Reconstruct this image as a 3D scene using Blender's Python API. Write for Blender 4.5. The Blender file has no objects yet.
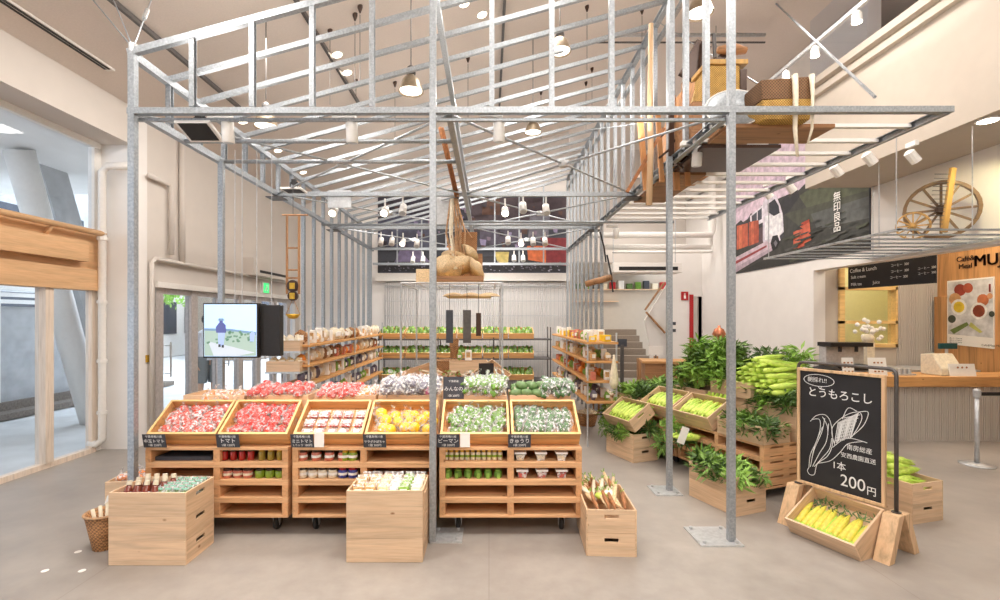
import bpy, bmesh, math, random
from mathutils import Vector, Matrix, Euler
random.seed(7)
R = math.radians
SC = bpy.context.scene
COL = SC.collection
F = 472.0; VX = 489.0; VY = 318.0; H = 1.696
def atY(x, y, Y): return Vector(((x-VX)/F*Y, Y, H-(y-VY)/F*Y))
def atX(x, y, X): return atY(x, y, X*F/(x-VX))
def atZ(x, y, Z): return atY(x, y, (H-Z)*F/(y-VY))
def fl(x, y): return atZ(x, y, 0)

# ------------------------------------------------------------------ materials
def new_mat(name):
    m = bpy.data.materials.new(name); m.use_nodes = True
    nt = m.node_tree; b = nt.nodes['Principled BSDF']
    return m, nt, b
def ramp(nt, fac, stops):
    r = nt.nodes.new('ShaderNodeValToRGB')
    while len(r.color_ramp.elements) < len(stops): r.color_ramp.elements.new(.5)
    for e, (p, c) in zip(r.color_ramp.elements, stops):
        e.position = p; e.color = (*c, 1)
    nt.links.new(fac, r.inputs[0]); return r.outputs[0]
def coords(nt, scale=(1,1,1), rnd=False):
    tc = nt.nodes.new('ShaderNodeTexCoord'); mp = nt.nodes.new('ShaderNodeMapping')
    mp.inputs['Scale'].default_value = scale
    nt.links.new(tc.outputs['Object'], mp.inputs['Vector'])
    if rnd:
        oi = nt.nodes.new('ShaderNodeObjectInfo'); ml = nt.nodes.new('ShaderNodeMath'); ml.operation = 'MULTIPLY'
        ml.inputs[1].default_value = 37
        nt.links.new(oi.outputs['Random'], ml.inputs[0])
        cb = nt.nodes.new('ShaderNodeCombineXYZ')
        for i in range(3): nt.links.new(ml.outputs[0], cb.inputs[i])
        nt.links.new(cb.outputs[0], mp.inputs['Location'])
    return mp.outputs[0]
def noise(nt, vec, scale, detail=3, rough=.5):
    n = nt.nodes.new('ShaderNodeTexNoise'); n.inputs['Scale'].default_value = scale
    n.inputs['Detail'].default_value = detail; n.inputs['Roughness'].default_value = rough
    nt.links.new(vec, n.inputs['Vector']); return n.outputs['Fac']
def lin(c): return tuple(((v/255)/12.92 if v/255 <= .04045 else ((v/255+.055)/1.055)**2.4) for v in c)
def flat(name, rgb, rough=.6, metal=0, var=.12, scale=30, bump=0, coat=0, emit=0, spec=.5):
    m, nt, b = new_mat(name)
    c = lin(rgb); v = coords(nt, rnd=True)
    n = noise(nt, v, scale)
    col = ramp(nt, n, [(.3, tuple(x*(1-var) for x in c)), (.7, tuple(min(1, x*(1+var)) for x in c))])
    nt.links.new(col, b.inputs['Base Color'])
    b.inputs['Roughness'].default_value = rough; b.inputs['Metallic'].default_value = metal
    b.inputs['Specular IOR Level'].default_value = spec
    if coat: b.inputs['Coat Weight'].default_value = coat
    if bump:
        bp = nt.nodes.new('ShaderNodeBump'); bp.inputs['Strength'].default_value = bump; bp.inputs['Distance'].default_value = .01
        nt.links.new(n, bp.inputs['Height']); nt.links.new(bp.outputs[0], b.inputs['Normal'])
    if emit:
        b.inputs['Emission Color'].default_value = (*c, 1); b.inputs['Emission Strength'].default_value = emit
    return m
def wood(name, rgb, axis=0, dark=.62, rough=.55, knots=True, scale=1):
    m, nt, b = new_mat(name); c = lin(rgb)
    s = [18*scale, 18*scale, 18*scale]; s[axis] = 1.1*scale
    v = coords(nt, tuple(s), rnd=True)
    w = nt.nodes.new('ShaderNodeTexNoise'); w.inputs['Scale'].default_value = 1.2; w.inputs['Detail'].default_value = 4
    w.inputs['Distortion'].default_value = .8; nt.links.new(v, w.inputs['Vector'])
    col = ramp(nt, w.outputs['Fac'], [(.3, tuple(x*dark for x in c)), (.5, c), (.75, tuple(min(1, x*1.12) for x in c))])
    n2 = noise(nt, v, 5, 2)
    mx = nt.nodes.new('ShaderNodeMix'); mx.data_type = 'RGBA'; mx.blend_type = 'MULTIPLY'
    mx.inputs['Factor'].default_value = .35
    nt.links.new(col, mx.inputs['A'])
    nt.links.new(ramp(nt, n2, [(.3, (.72,.62,.5)), (.6, (1,1,1))]), mx.inputs['B'])
    out = mx.outputs['Result']
    if knots:
        v2 = coords(nt, tuple(6 if i != axis else 4 for i in range(3)), rnd=True)
        vo = nt.nodes.new('ShaderNodeTexVoronoi'); vo.inputs['Scale'].default_value = 1.1; nt.links.new(v2, vo.inputs['Vector'])
        k = nt.nodes.new('ShaderNodeMix'); k.data_type = 'RGBA'; k.blend_type = 'MULTIPLY'; k.inputs['Factor'].default_value = 1
        nt.links.new(out, k.inputs['A'])
        nt.links.new(ramp(nt, vo.outputs['Distance'], [(.03, (.42,.27,.16)), (.09, (1,1,1))]), k.inputs['B'])
        out = k.outputs['Result']
    oi = nt.nodes.new('ShaderNodeObjectInfo')
    hs = nt.nodes.new('ShaderNodeHueSaturation'); mr = nt.nodes.new('ShaderNodeMapRange')
    mr.inputs['To Min'].default_value = .9; mr.inputs['To Max'].default_value = 1.1
    nt.links.new(oi.outputs['Random'], mr.inputs['Value']); nt.links.new(mr.outputs[0], hs.inputs['Value'])
    nt.links.new(out, hs.inputs['Color']); nt.links.new(hs.outputs[0], b.inputs['Base Color'])
    b.inputs['Roughness'].default_value = rough
    return m
def glass_mat(name, tint=(.93,.96,1), gloss=.08, alpha=.93):
    m = bpy.data.materials.new(name); m.use_nodes = True; nt = m.node_tree
    nt.nodes.remove(nt.nodes['Principled BSDF']); out = nt.nodes['Material Output']
    t = nt.nodes.new('ShaderNodeBsdfTransparent'); t.inputs[0].default_value = (*tint, 1)
    g = nt.nodes.new('ShaderNodeBsdfGlossy'); g.inputs['Roughness'].default_value = .03
    lw = nt.nodes.new('ShaderNodeLayerWeight'); pw = nt.nodes.new('ShaderNodeMath'); pw.operation = 'POWER'; pw.inputs[1].default_value = 4
    ma = nt.nodes.new('ShaderNodeMath'); ma.operation = 'MULTIPLY_ADD'; ma.inputs[1].default_value = .22; ma.inputs[2].default_value = .02
    nt.links.new(lw.outputs['Facing'], pw.inputs[0]); nt.links.new(pw.outputs[0], ma.inputs[0])
    mx = nt.nodes.new('ShaderNodeMixShader')
    nt.links.new(ma.outputs[0], mx.inputs[0]); nt.links.new(t.outputs[0], mx.inputs[1]); nt.links.new(g.outputs[0], mx.inputs[2])
    nt.links.new(mx.outputs[0], out.inputs[0]); return m
def film_mat(name, rgb=(250,250,250), white=.18, seed=1):
    m = bpy.data.materials.new(name); m.use_nodes = True; nt = m.node_tree
    nt.nodes.remove(nt.nodes['Principled BSDF']); out = nt.nodes['Material Output']
    t = nt.nodes.new('ShaderNodeBsdfTransparent')
    g = nt.nodes.new('ShaderNodeBsdfPrincipled'); g.inputs['Base Color'].default_value = (*lin(rgb), 1); g.inputs['Roughness'].default_value = .18
    v = coords(nt, rnd=True); n = noise(nt, v, 45, 2)
    fc = ramp(nt, n, [(.5, (white,)*3), (.62, (min(1, white*5.5),)*3)])  # white glints on the crumpled film are mixed in as colour
    mx = nt.nodes.new('ShaderNodeMixShader')
    nt.links.new(fc, mx.inputs[0]); nt.links.new(t.outputs[0], mx.inputs[1]); nt.links.new(g.outputs[0], mx.inputs[2])
    bp = nt.nodes.new('ShaderNodeBump'); bp.inputs['Strength'].default_value = .8; bp.inputs['Distance'].default_value = .01
    nt.links.new(n, bp.inputs['Height']); nt.links.new(bp.outputs[0], g.inputs['Normal'])
    nt.links.new(mx.outputs[0], out.inputs[0]); return m
def emis(name, rgb, s):
    m, nt, b = new_mat(name)
    b.inputs['Base Color'].default_value = (*lin(rgb), 1); b.inputs['Emission Color'].default_value = (*lin(rgb), 1); b.inputs['Emission Strength'].default_value = s
    return m
def floor_mat():
    m, nt, b = new_mat('concrete_floor')
    v = coords(nt)
    n1 = noise(nt, v, .9, 6, .6); n2 = noise(nt, v, 9, 5, .6)
    c1 = ramp(nt, n1, [(.3, lin((148,141,135))), (.7, lin((178,170,162)))])
    c2 = ramp(nt, n2, [(.3, (.82,.81,.8)), (.7, (1,1,1))])
    mx = nt.nodes.new('ShaderNodeMix'); mx.data_type = 'RGBA'; mx.blend_type = 'MULTIPLY'; mx.inputs['Factor'].default_value = .8
    nt.links.new(c1, mx.inputs['A']); nt.links.new(c2, mx.inputs['B'])
    # faint slab joints
    br = nt.nodes.new('ShaderNodeTexBrick'); br.inputs['Scale'].default_value = 1; br.offset = 0
    br.inputs['Brick Width'].default_value = 2.6; br.inputs['Row Height'].default_value = 2.6; br.inputs['Mortar Size'].default_value = .004
    br.inputs['Color1'].default_value = br.inputs['Color2'].default_value = (1,1,1,1); br.inputs['Mortar'].default_value = (.75,.74,.73,1)
    nt.links.new(v, br.inputs['Vector'])
    m2 = nt.nodes.new('ShaderNodeMix'); m2.data_type = 'RGBA'; m2.blend_type = 'MULTIPLY'; m2.inputs['Factor'].default_value = .6
    nt.links.new(mx.outputs['Result'], m2.inputs['A']); nt.links.new(br.outputs['Color'], m2.inputs['B'])
    nt.links.new(m2.outputs['Result'], b.inputs['Base Color'])
    rr = ramp(nt, n2, [(.3, (.34,)*3), (.7, (.5,)*3)]); nt.links.new(rr, b.inputs['Roughness'])
    return m
def galv():
    m, nt, b = new_mat('galvanised_steel')
    v = coords(nt, rnd=True); n = noise(nt, v, 60, 3)
    nt.links.new(ramp(nt, n, [(.3, lin((150,156,161))), (.5, lin((164,170,175))), (.7, lin((184,188,193)))]), b.inputs['Base Color'])
    b.inputs['Metallic'].default_value = .55
    nt.links.new(ramp(nt, n, [(.3, (.3,)*3), (.7, (.5,)*3)]), b.inputs['Roughness'])
    return m
def corrug(name, rgb, axis=0, period=.03):
    m, nt, b = new_mat(name); c = lin(rgb)
    s = [0,0,0]; s[axis] = 1
    v = coords(nt, tuple(s))
    w = nt.nodes.new('ShaderNodeTexWave'); w.wave_type = 'BANDS'; w.bands_direction = 'XYZ'[axis]
    w.inputs['Scale'].default_value = .314/period
    nt.links.new(v, w.inputs['Vector'])
    b.inputs['Base Color'].default_value = (*c, 1)
    b.inputs['Metallic'].default_value = .1; b.inputs['Roughness'].default_value = .45
    bp = nt.nodes.new('ShaderNodeBump'); bp.inputs['Strength'].default_value = 1; bp.inputs['Distance'].default_value = .012
    nt.links.new(w.outputs['Fac'], bp.inputs['Height']); nt.links.new(bp.outputs[0], b.inputs['Normal'])
    return m
def wicker(name, rgb, dark=.45, scale=120):
    m, nt, b = new_mat(name); c = lin(rgb)
    v = coords(nt)
    w1 = nt.nodes.new('ShaderNodeTexChecker'); w1.inputs['Scale'].default_value = scale*.6
    w1.inputs['Color1'].default_value = (*c, 1); w1.inputs['Color2'].default_value = (*tuple(x*dark for x in c), 1)
    nt.links.new(v, w1.inputs['Vector']); n = noise(nt, v, 14, 3)
    mx = nt.nodes.new('ShaderNodeMix'); mx.data_type = 'RGBA'; mx.blend_type = 'MULTIPLY'; mx.inputs['Factor'].default_value = .7
    nt.links.new(w1.outputs['Color'], mx.inputs['A']); nt.links.new(ramp(nt, n, [(.3, (.6,.55,.5)), (.7, (1,1,1))]), mx.inputs['B'])
    nt.links.new(mx.outputs['Result'], b.inputs['Base Color']); b.inputs['Roughness'].default_value = .7
    return m
M = {}
M['wx'] = wood('cedar_along_x', (226,195,162), 0, dark=.8)
M['wy'] = wood('cedar_along_y', (224,191,156), 1, dark=.8)
M['wz'] = wood('cedar_along_z', (222,186,146), 2, dark=.72)
M['pal'] = wood('pallet_wood', (224,176,130), 0, dark=.74)
M['paly'] = wood('pallet_wood_y', (212,160,114), 1, dark=.72)
M['box'] = wood('slant_box_wood', (226,172,112), 0)
M['rim'] = wood('yellow_rim_wood', (240,205,140), 0, knots=False, dark=.82)
M['orange'] = wood('orange_header_wood', (228,184,138), 1, knots=False, dark=.88)
M['frame_w'] = wood('door_frame_wood', (232,216,200), 2, knots=False, dark=.85)
M['panel'] = wood('cafe_panel_wood', (198,148,96), 2, scale=.7)
M['oldw'] = wood('old_tool_wood', (172,128,88), 2, dark=.6)
M['oldx'] = wood('old_tool_wood_x', (166,120,80), 0, dark=.6)
M['tan'] = flat('tan_packet', (206,164,112), .5, var=.3, scale=40)
M['alu'] = flat('grey_aluminium', (196,188,184), .45, .2)
M['oldo'] = wood('orange_old_wood', (206,148,96), 2, dark=.55)
M['counter'] = wood('counter_wood', (218,164,104), 0, dark=.7)
M['galv'] = galv()
M['steel'] = flat('brushed_steel', (200,202,204), .35, .45)
M['pipe'] = flat('dark_grey_pipe', (96,92,90), .4, .5)
M['white'] = flat('white_paint', (238,234,228), .5, var=.03)
M['wlamp'] = flat('white_lamp_metal', (242,240,236), .35, var=.02)
M['floor'] = floor_mat()
M['wall'] = flat('beige_plaster', (216,208,200), .85, var=.02, scale=4)
M['wallw'] = flat('white_plaster', (240,236,232), .85, var=.02, scale=4)
M['ceil'] = flat('ceiling_plaster', (226,214,204), .9, var=.03, scale=60)
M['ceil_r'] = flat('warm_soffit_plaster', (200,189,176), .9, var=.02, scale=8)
M['black'] = flat('matt_black', (30,28,28), .5)
M['board'] = flat('chalkboard_black', (38,37,40), .8, var=.18, scale=6)
M['slate'] = flat('slate_grey_sign', (66,68,76), .7)
M['chalk'] = flat('white_chalk', (232,232,232), .9, var=.1, scale=200)
M['paper'] = flat('white_paper', (246,243,238), .7, var=.02)
M['rubber'] = flat('black_rubber', (36,34,34), .6)
M['glass'] = glass_mat('window_glass')
M['film'] = film_mat('clear_bag_film', white=.08)
M['film2'] = film_mat('frosted_bag_film', white=.13)
M['red'] = flat('tomato_red', (206,40,26), .3, var=.25, scale=12)
M['pinkred'] = flat('pale_tomato_red', (214,64,40), .35, var=.25, scale=14)
M['orangev'] = flat('orange_vegetable', (240,140,40), .4)
M['yellow'] = flat('yellow_pumpkin', (250,206,40), .35, var=.12, scale=10)
M['corny'] = flat('corn_yellow', (222,208,84), .45, var=.16, scale=50, bump=.3)
M['corng'] = flat('corn_husk_green', (172,206,72), .5, var=.2, scale=40)
M['corng2'] = flat('corn_husk_light', (204,226,104), .5, var=.18, scale=40)
M['leaf'] = flat('leaf_green', (104,138,56), .5, var=.35, scale=15)
M['leafd'] = flat('leaf_dark_green', (78,108,50), .5, var=.35, scale=15)
M['leafl'] = flat('leaf_light_green', (138,178,76), .5, var=.3, scale=15)
M['pepper'] = flat('pepper_green', (104,148,50), .3, var=.3, scale=14)
M['cuke'] = flat('cucumber_green', (86,124,78), .4, var=.35, scale=30)
M['egg'] = flat('grey_purple_vegetable', (112,106,124), .4, var=.4, scale=20)
M['onion'] = flat('pink_onion', (206,110,160), .4)
M['squash'] = flat('squash_green', (110,140,90), .5, var=.3, scale=30)
M['cream'] = flat('cream_root', (232,220,196), .6)
M['brownv'] = flat('brown_root', (168,112,72), .7, var=.3)
M['jarred'] = flat('red_sauce', (168,30,26), .15, coat=.6)
M['jarolive'] = flat('olive_sauce', (150,128,40), .15, coat=.6)
M['jargreen'] = flat('green_jam', (132,160,40), .2, coat=.6)
M['jarpink'] = flat('pink_jam', (206,120,100), .2, coat=.6)
M['jarblue'] = flat('blue_label', (60,70,150), .3)
M['gold'] = flat('gold_lid', (214,170,60), .3, .6)
M['dlid'] = flat('dark_lid', (70,50,40), .35, .3)
M['wick'] = wicker('brown_wicker', (196,142,92))
M['wicky'] = wicker('yellow_wicker', (224,178,92), scale=160)
M['wickd'] = wicker('dark_wicker', (142,104,70), scale=140)
M['straw'] = flat('straw', (230,202,160), .8, var=.2, scale=60, bump=.4)
M['ochre'] = wood('ochre_wood', (196,154,86), 2, knots=False, dark=.7)
M['dkw'] = wood('dark_wheel_wood', (116,88,54), 0, knots=False, dark=.6)
M['rope'] = flat('hemp_rope', (186,148,112), .9, var=.3)
M['concrete'] = flat('grey_concrete', (176,176,176), .9, var=.12, scale=5)
M['paving'] = flat('outdoor_paving', (206,206,204), .85, var=.08, scale=3)
M['stair'] = flat('stair_stone', (142,128,114), .8, var=.08)
M['redp'] = flat('red_paint', (178,28,32), .5)
M['green_sign'] = emis('exit_sign_green', (60,190,110), 1.5)
M['corr'] = corrug('corrugated_steel', (224,221,219), 0, .05)
M['corrc'] = corrug('corrugated_counter', (206,200,194), 0, .032)
M['bulb'] = emis('lamp_glow', (255,240,220), 14)
M['down'] = emis('downlight_glow', (255,236,212), 9)
M['teal'] = flat('teal_screen', (20,80,84), .3)
M['skin'] = flat('skin', (214,170,140), .6, var=.05)
M['hair'] = flat('dark_hair', (40,30,26), .7)
M['shirt'] = flat('white_shirt', (232,232,234), .8, var=.04)
M['shorts'] = flat('grey_shorts', (134,138,136), .8, var=.05)
M['brick'] = flat('stone_kerb', (120,110,100), .9, var=.3)

# ------------------------------------------------------------------ mesh helper
class MB:
    def __init__(s): s.bm = bmesh.new(); s.mi = 0
    def _f(s, vs):
        try:
            f = s.bm.faces.new(vs); f.material_index = s.mi; return f
        except ValueError: return None
    def hexa(s, c):      # 8 corners: bottom 4 ccw, top 4 ccw
        v = [s.bm.verts.new(p) for p in c]
        for q in ((3,2,1,0),(4,5,6,7),(0,1,5,4),(1,2,6,5),(2,3,7,6),(3,0,4,7)): s._f([v[i] for i in q])
        return s
    def b(s, x0, x1, y0, y1, z0, z1, m=None):
        c = [Vector(p) for p in ((x0,y0,z0),(x1,y0,z0),(x1,y1,z0),(x0,y1,z0),(x0,y0,z1),(x1,y0,z1),(x1,y1,z1),(x0,y1,z1))]
        if m: c = [m @ p for p in c]
        return s.hexa(c)
    def bar(s, p0, p1, w, h=None, up=(0,0,1)):
        h = w if h is None else h
        p0, p1 = Vector(p0), Vector(p1); d = (p1-p0).normalized(); u = Vector(up)
        if abs(d.dot(u)) > .98: u = Vector((0,1,0))
        a = d.cross(u).normalized()*w/2; c = a.cross(d).normalized()*h/2
        return s.hexa([p0-a-c, p0+a-c, p1+a-c, p1-a-c, p0-a+c, p0+a+c, p1+a+c, p1-a+c])
    def tube(s, pts, r, n=8, cap=True):
        pts = [Vector(p) for p in pts]; rings = []
        rs = r if isinstance(r, (list, tuple)) else [r]*len(pts)
        pa = None
        for i, p in enumerate(pts):
            d = (pts[min(i+1, len(pts)-1)]-pts[max(i-1, 0)]).normalized()
            if pa is None:
                u = Vector((0,0,1)) if abs(d.z) < .9 else Vector((1,0,0)); a = d.cross(u).normalized()
            else:
                a = (pa-d*pa.dot(d)).normalized()
            pa = a; c = d.cross(a)
            rings.append([s.bm.verts.new(p+(a*math.cos(2*math.pi*k/n)+c*math.sin(2*math.pi*k/n))*rs[i]) for k in range(n)])
        for q in range(len(rings)-1):
            for k in range(n): s._f([rings[q][k], rings[q][(k+1) % n], rings[q+1][(k+1) % n], rings[q+1][k]])
        if cap: s._f(rings[0][::-1]); s._f(rings[-1])
        return s
    def lathe(s, prof, n=16, m=None, cap=True):
        m = m or Matrix(); rings = []
        for r, z in prof: rings.append([s.bm.verts.new(m @ Vector((r*math.cos(2*math.pi*k/n), r*math.sin(2*math.pi*k/n), z))) for k in range(n)])
        for q in range(len(rings)-1):
            for k in range(n): s._f([rings[q][k], rings[q][(k+1) % n], rings[q+1][(k+1) % n], rings[q+1][k]])
        if cap: s._f(rings[0][::-1]); s._f(rings[-1])
        return s
    def ball(s, c, r, n=8, sc=(1,1,1), m=None):
        m = (m or Matrix())
        prof = [(math.sin(math.pi*i/(n//2+1)), -math.cos(math.pi*i/(n//2+1))) for i in range(0, n//2+2)]
        mm = m @ Matrix.Translation(c) @ Matrix.Diagonal((r*sc[0], r*sc[1], r*sc[2], 1))
        return s.lathe([(max(a, .02), b) for a, b in prof], n, mm)
    def poly(s, pts, th=None):
        v = [s.bm.verts.new(p) for p in pts]; f = s._f(v)
        return s
    def prism(s, pts, d):
        a = [s.bm.verts.new(p) for p in pts]; b = [s.bm.verts.new(Vector(p)+Vector(d)) for p in pts]
        s._f(a[::-1]); s._f(b); n = len(a)
        for i in range(n): s._f([a[i], a[(i+1) % n], b[(i+1) % n], b[i]])
        return s
    def build(s, name, mat, parent=None, smooth=False, bevel=0, normals=True):
        if normals: bmesh.ops.recalc_face_normals(s.bm, faces=s.bm.faces[:])
        me = bpy.data.meshes.new(name); s.bm.to_mesh(me); s.bm.free()
        for m in (mat if isinstance(mat, (list, tuple)) else [mat]): me.materials.append(M[m] if isinstance(m, str) else m)
        if smooth:
            for p in me.polygons: p.use_smooth = True
        o = bpy.data.objects.new(name, me); COL.objects.link(o)
        if parent: o.parent = parent
        if bevel:
            bv = o.modifiers.new('bevel', 'BEVEL'); bv.width = bevel; bv.segments = 1; bv.limit_method = 'ANGLE'
        return o
def tag(o, label=None, cat=None, group=None, kind=None):
    if label: o['label'] = label
    if cat: o['category'] = cat
    if group: o['group'] = group
    if kind: o['kind'] = kind
    return o
def empty(name, label, cat, loc=(0,0,0), rz=0, group=None):
    o = bpy.data.objects.new(name, None); COL.objects.link(o); o.location = loc; o.rotation_euler = (0,0,rz); o.empty_display_size = .05
    return tag(o, label, cat, group)
def struct(name, mb, mat, **k):
    return tag(mb.build(name, mat, **k), kind='structure')
def copy_tree(o, parent=None):
    c = o.copy(); COL.objects.link(c)
    if parent: c.parent = parent
    for ch in list(o.children): copy_tree(ch, c)
    return c
class Kind:
    """first place() moves the prototype itself, later ones copy it"""
    def __init__(s, proto): s.p = proto; s.used = False
    def place(s, loc, rot=(0,0,0), sc=1, label=None, group=None):
        o = s.p if not s.used else copy_tree(s.p)
        if not s.used: s.used = True
        o.location = loc; o.rotation_euler = rot
        o.scale = (sc, sc, sc) if not isinstance(sc, tuple) else sc
        if label: o['label'] = label
        if group: o['group'] = group
        elif 'group' in o.keys() and s.used is None: del o['group']
        return o
ORD = ['first','second','third','fourth','fifth','sixth','seventh','eighth','ninth','tenth','eleventh','twelfth','thirteenth','fourteenth','fifteenth','sixteenth']
def text(s, name, size, mat, parent, matrix, align='LEFT', ext=.0005, vertical=False):
    cu = bpy.data.curves.new(name, 'FONT'); cu.body = s; cu.size = size; cu.extrude = ext; cu.align_x = align
    if vertical: cu.space_line = .95
    cu.materials.append(M[mat])
    o = bpy.data.objects.new(name, cu); COL.objects.link(o); o.parent = parent; o.matrix_local = matrix
    return o
# ------------------------------------------------------------------ room shell
XL = -4.6; XG = -5.03; YC = 6.1; YB = 11.45; SL = .275
def cz(x): return 4.42+SL*(x-XL) if x < 2.6 else 4.42+SL*(2.6-XL)
b = MB(); b.b(-5.03, 9.5, -1.5, 17.5, -.1, 0); struct('floor', b, 'floor')
b = MB(); z = cz(2.6)
b.prism([(XL-.3,-1.5,cz(XL-.3)), (2.6,-1.5,z), (2.6,17.5,z), (XL-.3,17.5,cz(XL-.3))], (0,0,.12))
struct('ceiling', b, 'ceil')
b = MB(); b.b(2.6, 9.5, -1.5, 17.5, z, z+.12); struct('ceiling_mezzanine', b, 'ceil')
# left: bulkhead above glazing, return wall, door wall
b = MB(); b.b(-5.15, XL, -1.5, YC, 3.93, 4.9); struct('wall_left', b, 'wall')
b = MB(); b.b(-5.15, XL, YC, YC+.25, 0, 4.9); struct('wall_left_return', b, 'wallw')
b = MB(); b.b(XL-.25, XL, YC+.25, 6.5, 0, 4.6); b.b(XL-.25, XL, 6.5, 11.2, 2.14, 4.6); b.b(XL-.25, XL, 11.2, YB, 0, 4.6); struct('wall_left_far', b, 'wall')
# back wall, right of it the passage
b = MB(); b.b(XL-.25, 1.95, YB, YB+.2, 0, z); struct('wall_back', b, 'wallw')
b = MB(); b.b(1.95, 9.5, 13.2, 13.4, 3.25, z); struct('wall_back_upper', b, 'wall')
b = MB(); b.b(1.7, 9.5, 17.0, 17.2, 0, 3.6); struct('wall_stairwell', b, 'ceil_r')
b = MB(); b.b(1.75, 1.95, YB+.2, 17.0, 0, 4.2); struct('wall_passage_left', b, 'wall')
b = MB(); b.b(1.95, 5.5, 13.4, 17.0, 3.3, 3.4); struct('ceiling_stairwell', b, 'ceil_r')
p0 = atY(692, 0, 12.2).x; p1 = 5.5
b = MB(); b.b(p0+.3, p1, 12.2, 12.4, 0, 3.6); b.b(p0, p0+.3, 12.2, 12.4, 2.25, 3.6); b.b(4.9-.25, p0, 12.2, 12.4, 0, 3.6); struct('wall_back_right', b, 'wallw')
# right wall X=5.5
XR = 5.5
b = MB(); b.b(XR, XR+.2, 8.0, 13.19, 0, 6.39); b.b(XR, XR+.2, 6.86, 8.0, 3.571, 6.39); b.b(XR, XR+.2, -1.5, 8.0, 2.5, 3.571); struct('wall_right', b, 'wallw')
# bulkhead with mezzanine edge
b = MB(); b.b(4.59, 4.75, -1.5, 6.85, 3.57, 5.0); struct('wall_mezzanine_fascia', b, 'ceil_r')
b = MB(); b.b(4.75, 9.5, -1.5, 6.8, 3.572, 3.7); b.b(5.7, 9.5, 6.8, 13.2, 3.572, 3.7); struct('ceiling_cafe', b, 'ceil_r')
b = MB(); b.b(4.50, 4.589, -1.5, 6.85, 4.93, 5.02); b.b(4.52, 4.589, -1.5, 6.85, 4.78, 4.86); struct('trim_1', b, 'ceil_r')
b = MB(); b.b(4.66, 4.69, -1.5, 6.85, 5.02, 6.0); struct('window_1', b, 'glass')
b = MB(); b.b(9.3, 9.5, -1.5, 13.2, 0, z); struct('wall_mezzanine_right', b, 'ceil')
b = MB(); b.b(4.75, 5.5, -1.5, 6.85, 4.9, 4.95); b.b(5.5, 9.5, -1.5, 13.2, 4.9, 4.95); struct('floor_mezzanine', b, 'ceil')
# behind the camera
b = MB(); b.b(-5.2, 9.5, -1.7, -1.5, 0, z); struct('wall_front', b, 'wall')
# cafe back
b = MB(); xa, xb, xc = 5.5, atY(838,0,8).x, atY(896,0,8).x
b.b(XR+.2, xb, 8.0, 8.15, 0, 3.57); b.b(xb, xc, 8.0, 8.15, 0, 1.2); b.b(xb, xc, 8.0, 8.15, 2.62, 3.57); b.b(xc, 9.3, 8.0, 8.15, 2.9, 3.57)
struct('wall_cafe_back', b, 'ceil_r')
b = MB(); b.b(xc, 7.6, 8.0, 8.15, 0, 2.9); struct('wall_cafe_corrugated', b, 'corrc')
b = MB(); b.b(7.6, 7.75, 4.5, 8.0, 0, 3.02); struct('wall_cafe_wood', b, 'panel')
b = MB(); b.b(7.5, 7.62, 7.82, 7.95, .9, 2.05); struct('trim_2', b, 'panel')
b = MB(); b.b(XR+.2, 9.3, 9.6, 9.7, 0, 3.57); b.b(8.2, 8.3, 8.15, 9.6, 0, 3.57); struct('wall_kitchen', b, flat('kitchen_wall', (236,226,176), .8, var=.03))
# kitchen window frame
w = tag(bpy.data.objects.new('window_2', None), kind='structure'); COL.objects.link(w)
b = MB(); zc = 2.62
for x0, x1, z0, z1 in ((xb, xb+.09, 1.2, 2.62), (xc-.04, xc, 1.2, 2.62), (xb, xc, 2.55, 2.62), (xb, xc, 1.2, 1.26), (xb, xc, 1.6, 1.65), (xb, xc, 2.17, 2.22)):
    b.b(x0, x1, 7.96, 8.12, z0, z1)
b.build('window_frame', 'rim', w)
MB().b(xb+.09, xc-.04, 8.05, 8.06, 1.26, 2.55).build('pane', 'glass', w)
# baseboards
b = MB(); b.b(XR-.015, XR, 8.0, 12.2, 0, .08); struct('baseboard_right', b, 'wallw')

# ------------------------------------------------------------------ left glazing (lower X=-5.03)
g = tag(bpy.data.objects.new('window_3', None), kind='structure'); COL.objects.link(g)
b = MB()
b.b(XG-.05, XG+.05, -1.5, 5.98, 0, .06); b.b(XG-.04, XG+.04, 5.93, 6.02, .06, 2.04)
b.build('window_frame', 'frame_w', g)
for y in (1.6, 3.6, 5.32):
    MB().b(XG-.05, XG+.07, y-.04, y+.06, .06, 2.1).build('mullion', 'frame_w', g)
MB().b(XG-.06, XG+.02, 6.02, YC, 0, 3.93).build('jamb', 'white', g)
MB().b(XG-.01, XG+.0, -1.5, 5.95, .06, 2.06).build('pane', 'glass', g)
g = tag(bpy.data.objects.new('window_4', None), kind='structure'); COL.objects.link(g)
MB().b(XG-.01, XG, -1.5, 6.02, 2.8, 3.93).build('pane', 'glass', g)
b = MB(); b.b(XG-.05, XG+.05, -1.5, 6.05, 3.86, 3.93); b.b(XG-.05, XG+.03, 5.98, 6.06, 2.8, 3.9); b.build('window_frame', 'white', g)
b = MB(); b.b(XG-.12, XG+.04, -1.5, YC-.01, 2.04, 2.78); b.b(XG+.04, XG+.1, -1.5, YC-.04, 2.04, 2.3); b.b(XG+.04, XG+.16, -1.5, 5.75, 2.38, 2.62)
struct('beam_window_header', b, 'orange')
b = MB(); b.tube([(XG+.14,-1.4,2.76), (XG+.14,6.0,2.76)], .035, 10)
for y in (3.6, 5.3): b.tube([(XG+.14,y,2.75), (XG+.02,y,2.6)], .022, 8)
tag(b.build('header_rail', 'orange', smooth=True), 'pale orange round rail running along the top of the wooden window header', 'rail')
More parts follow.
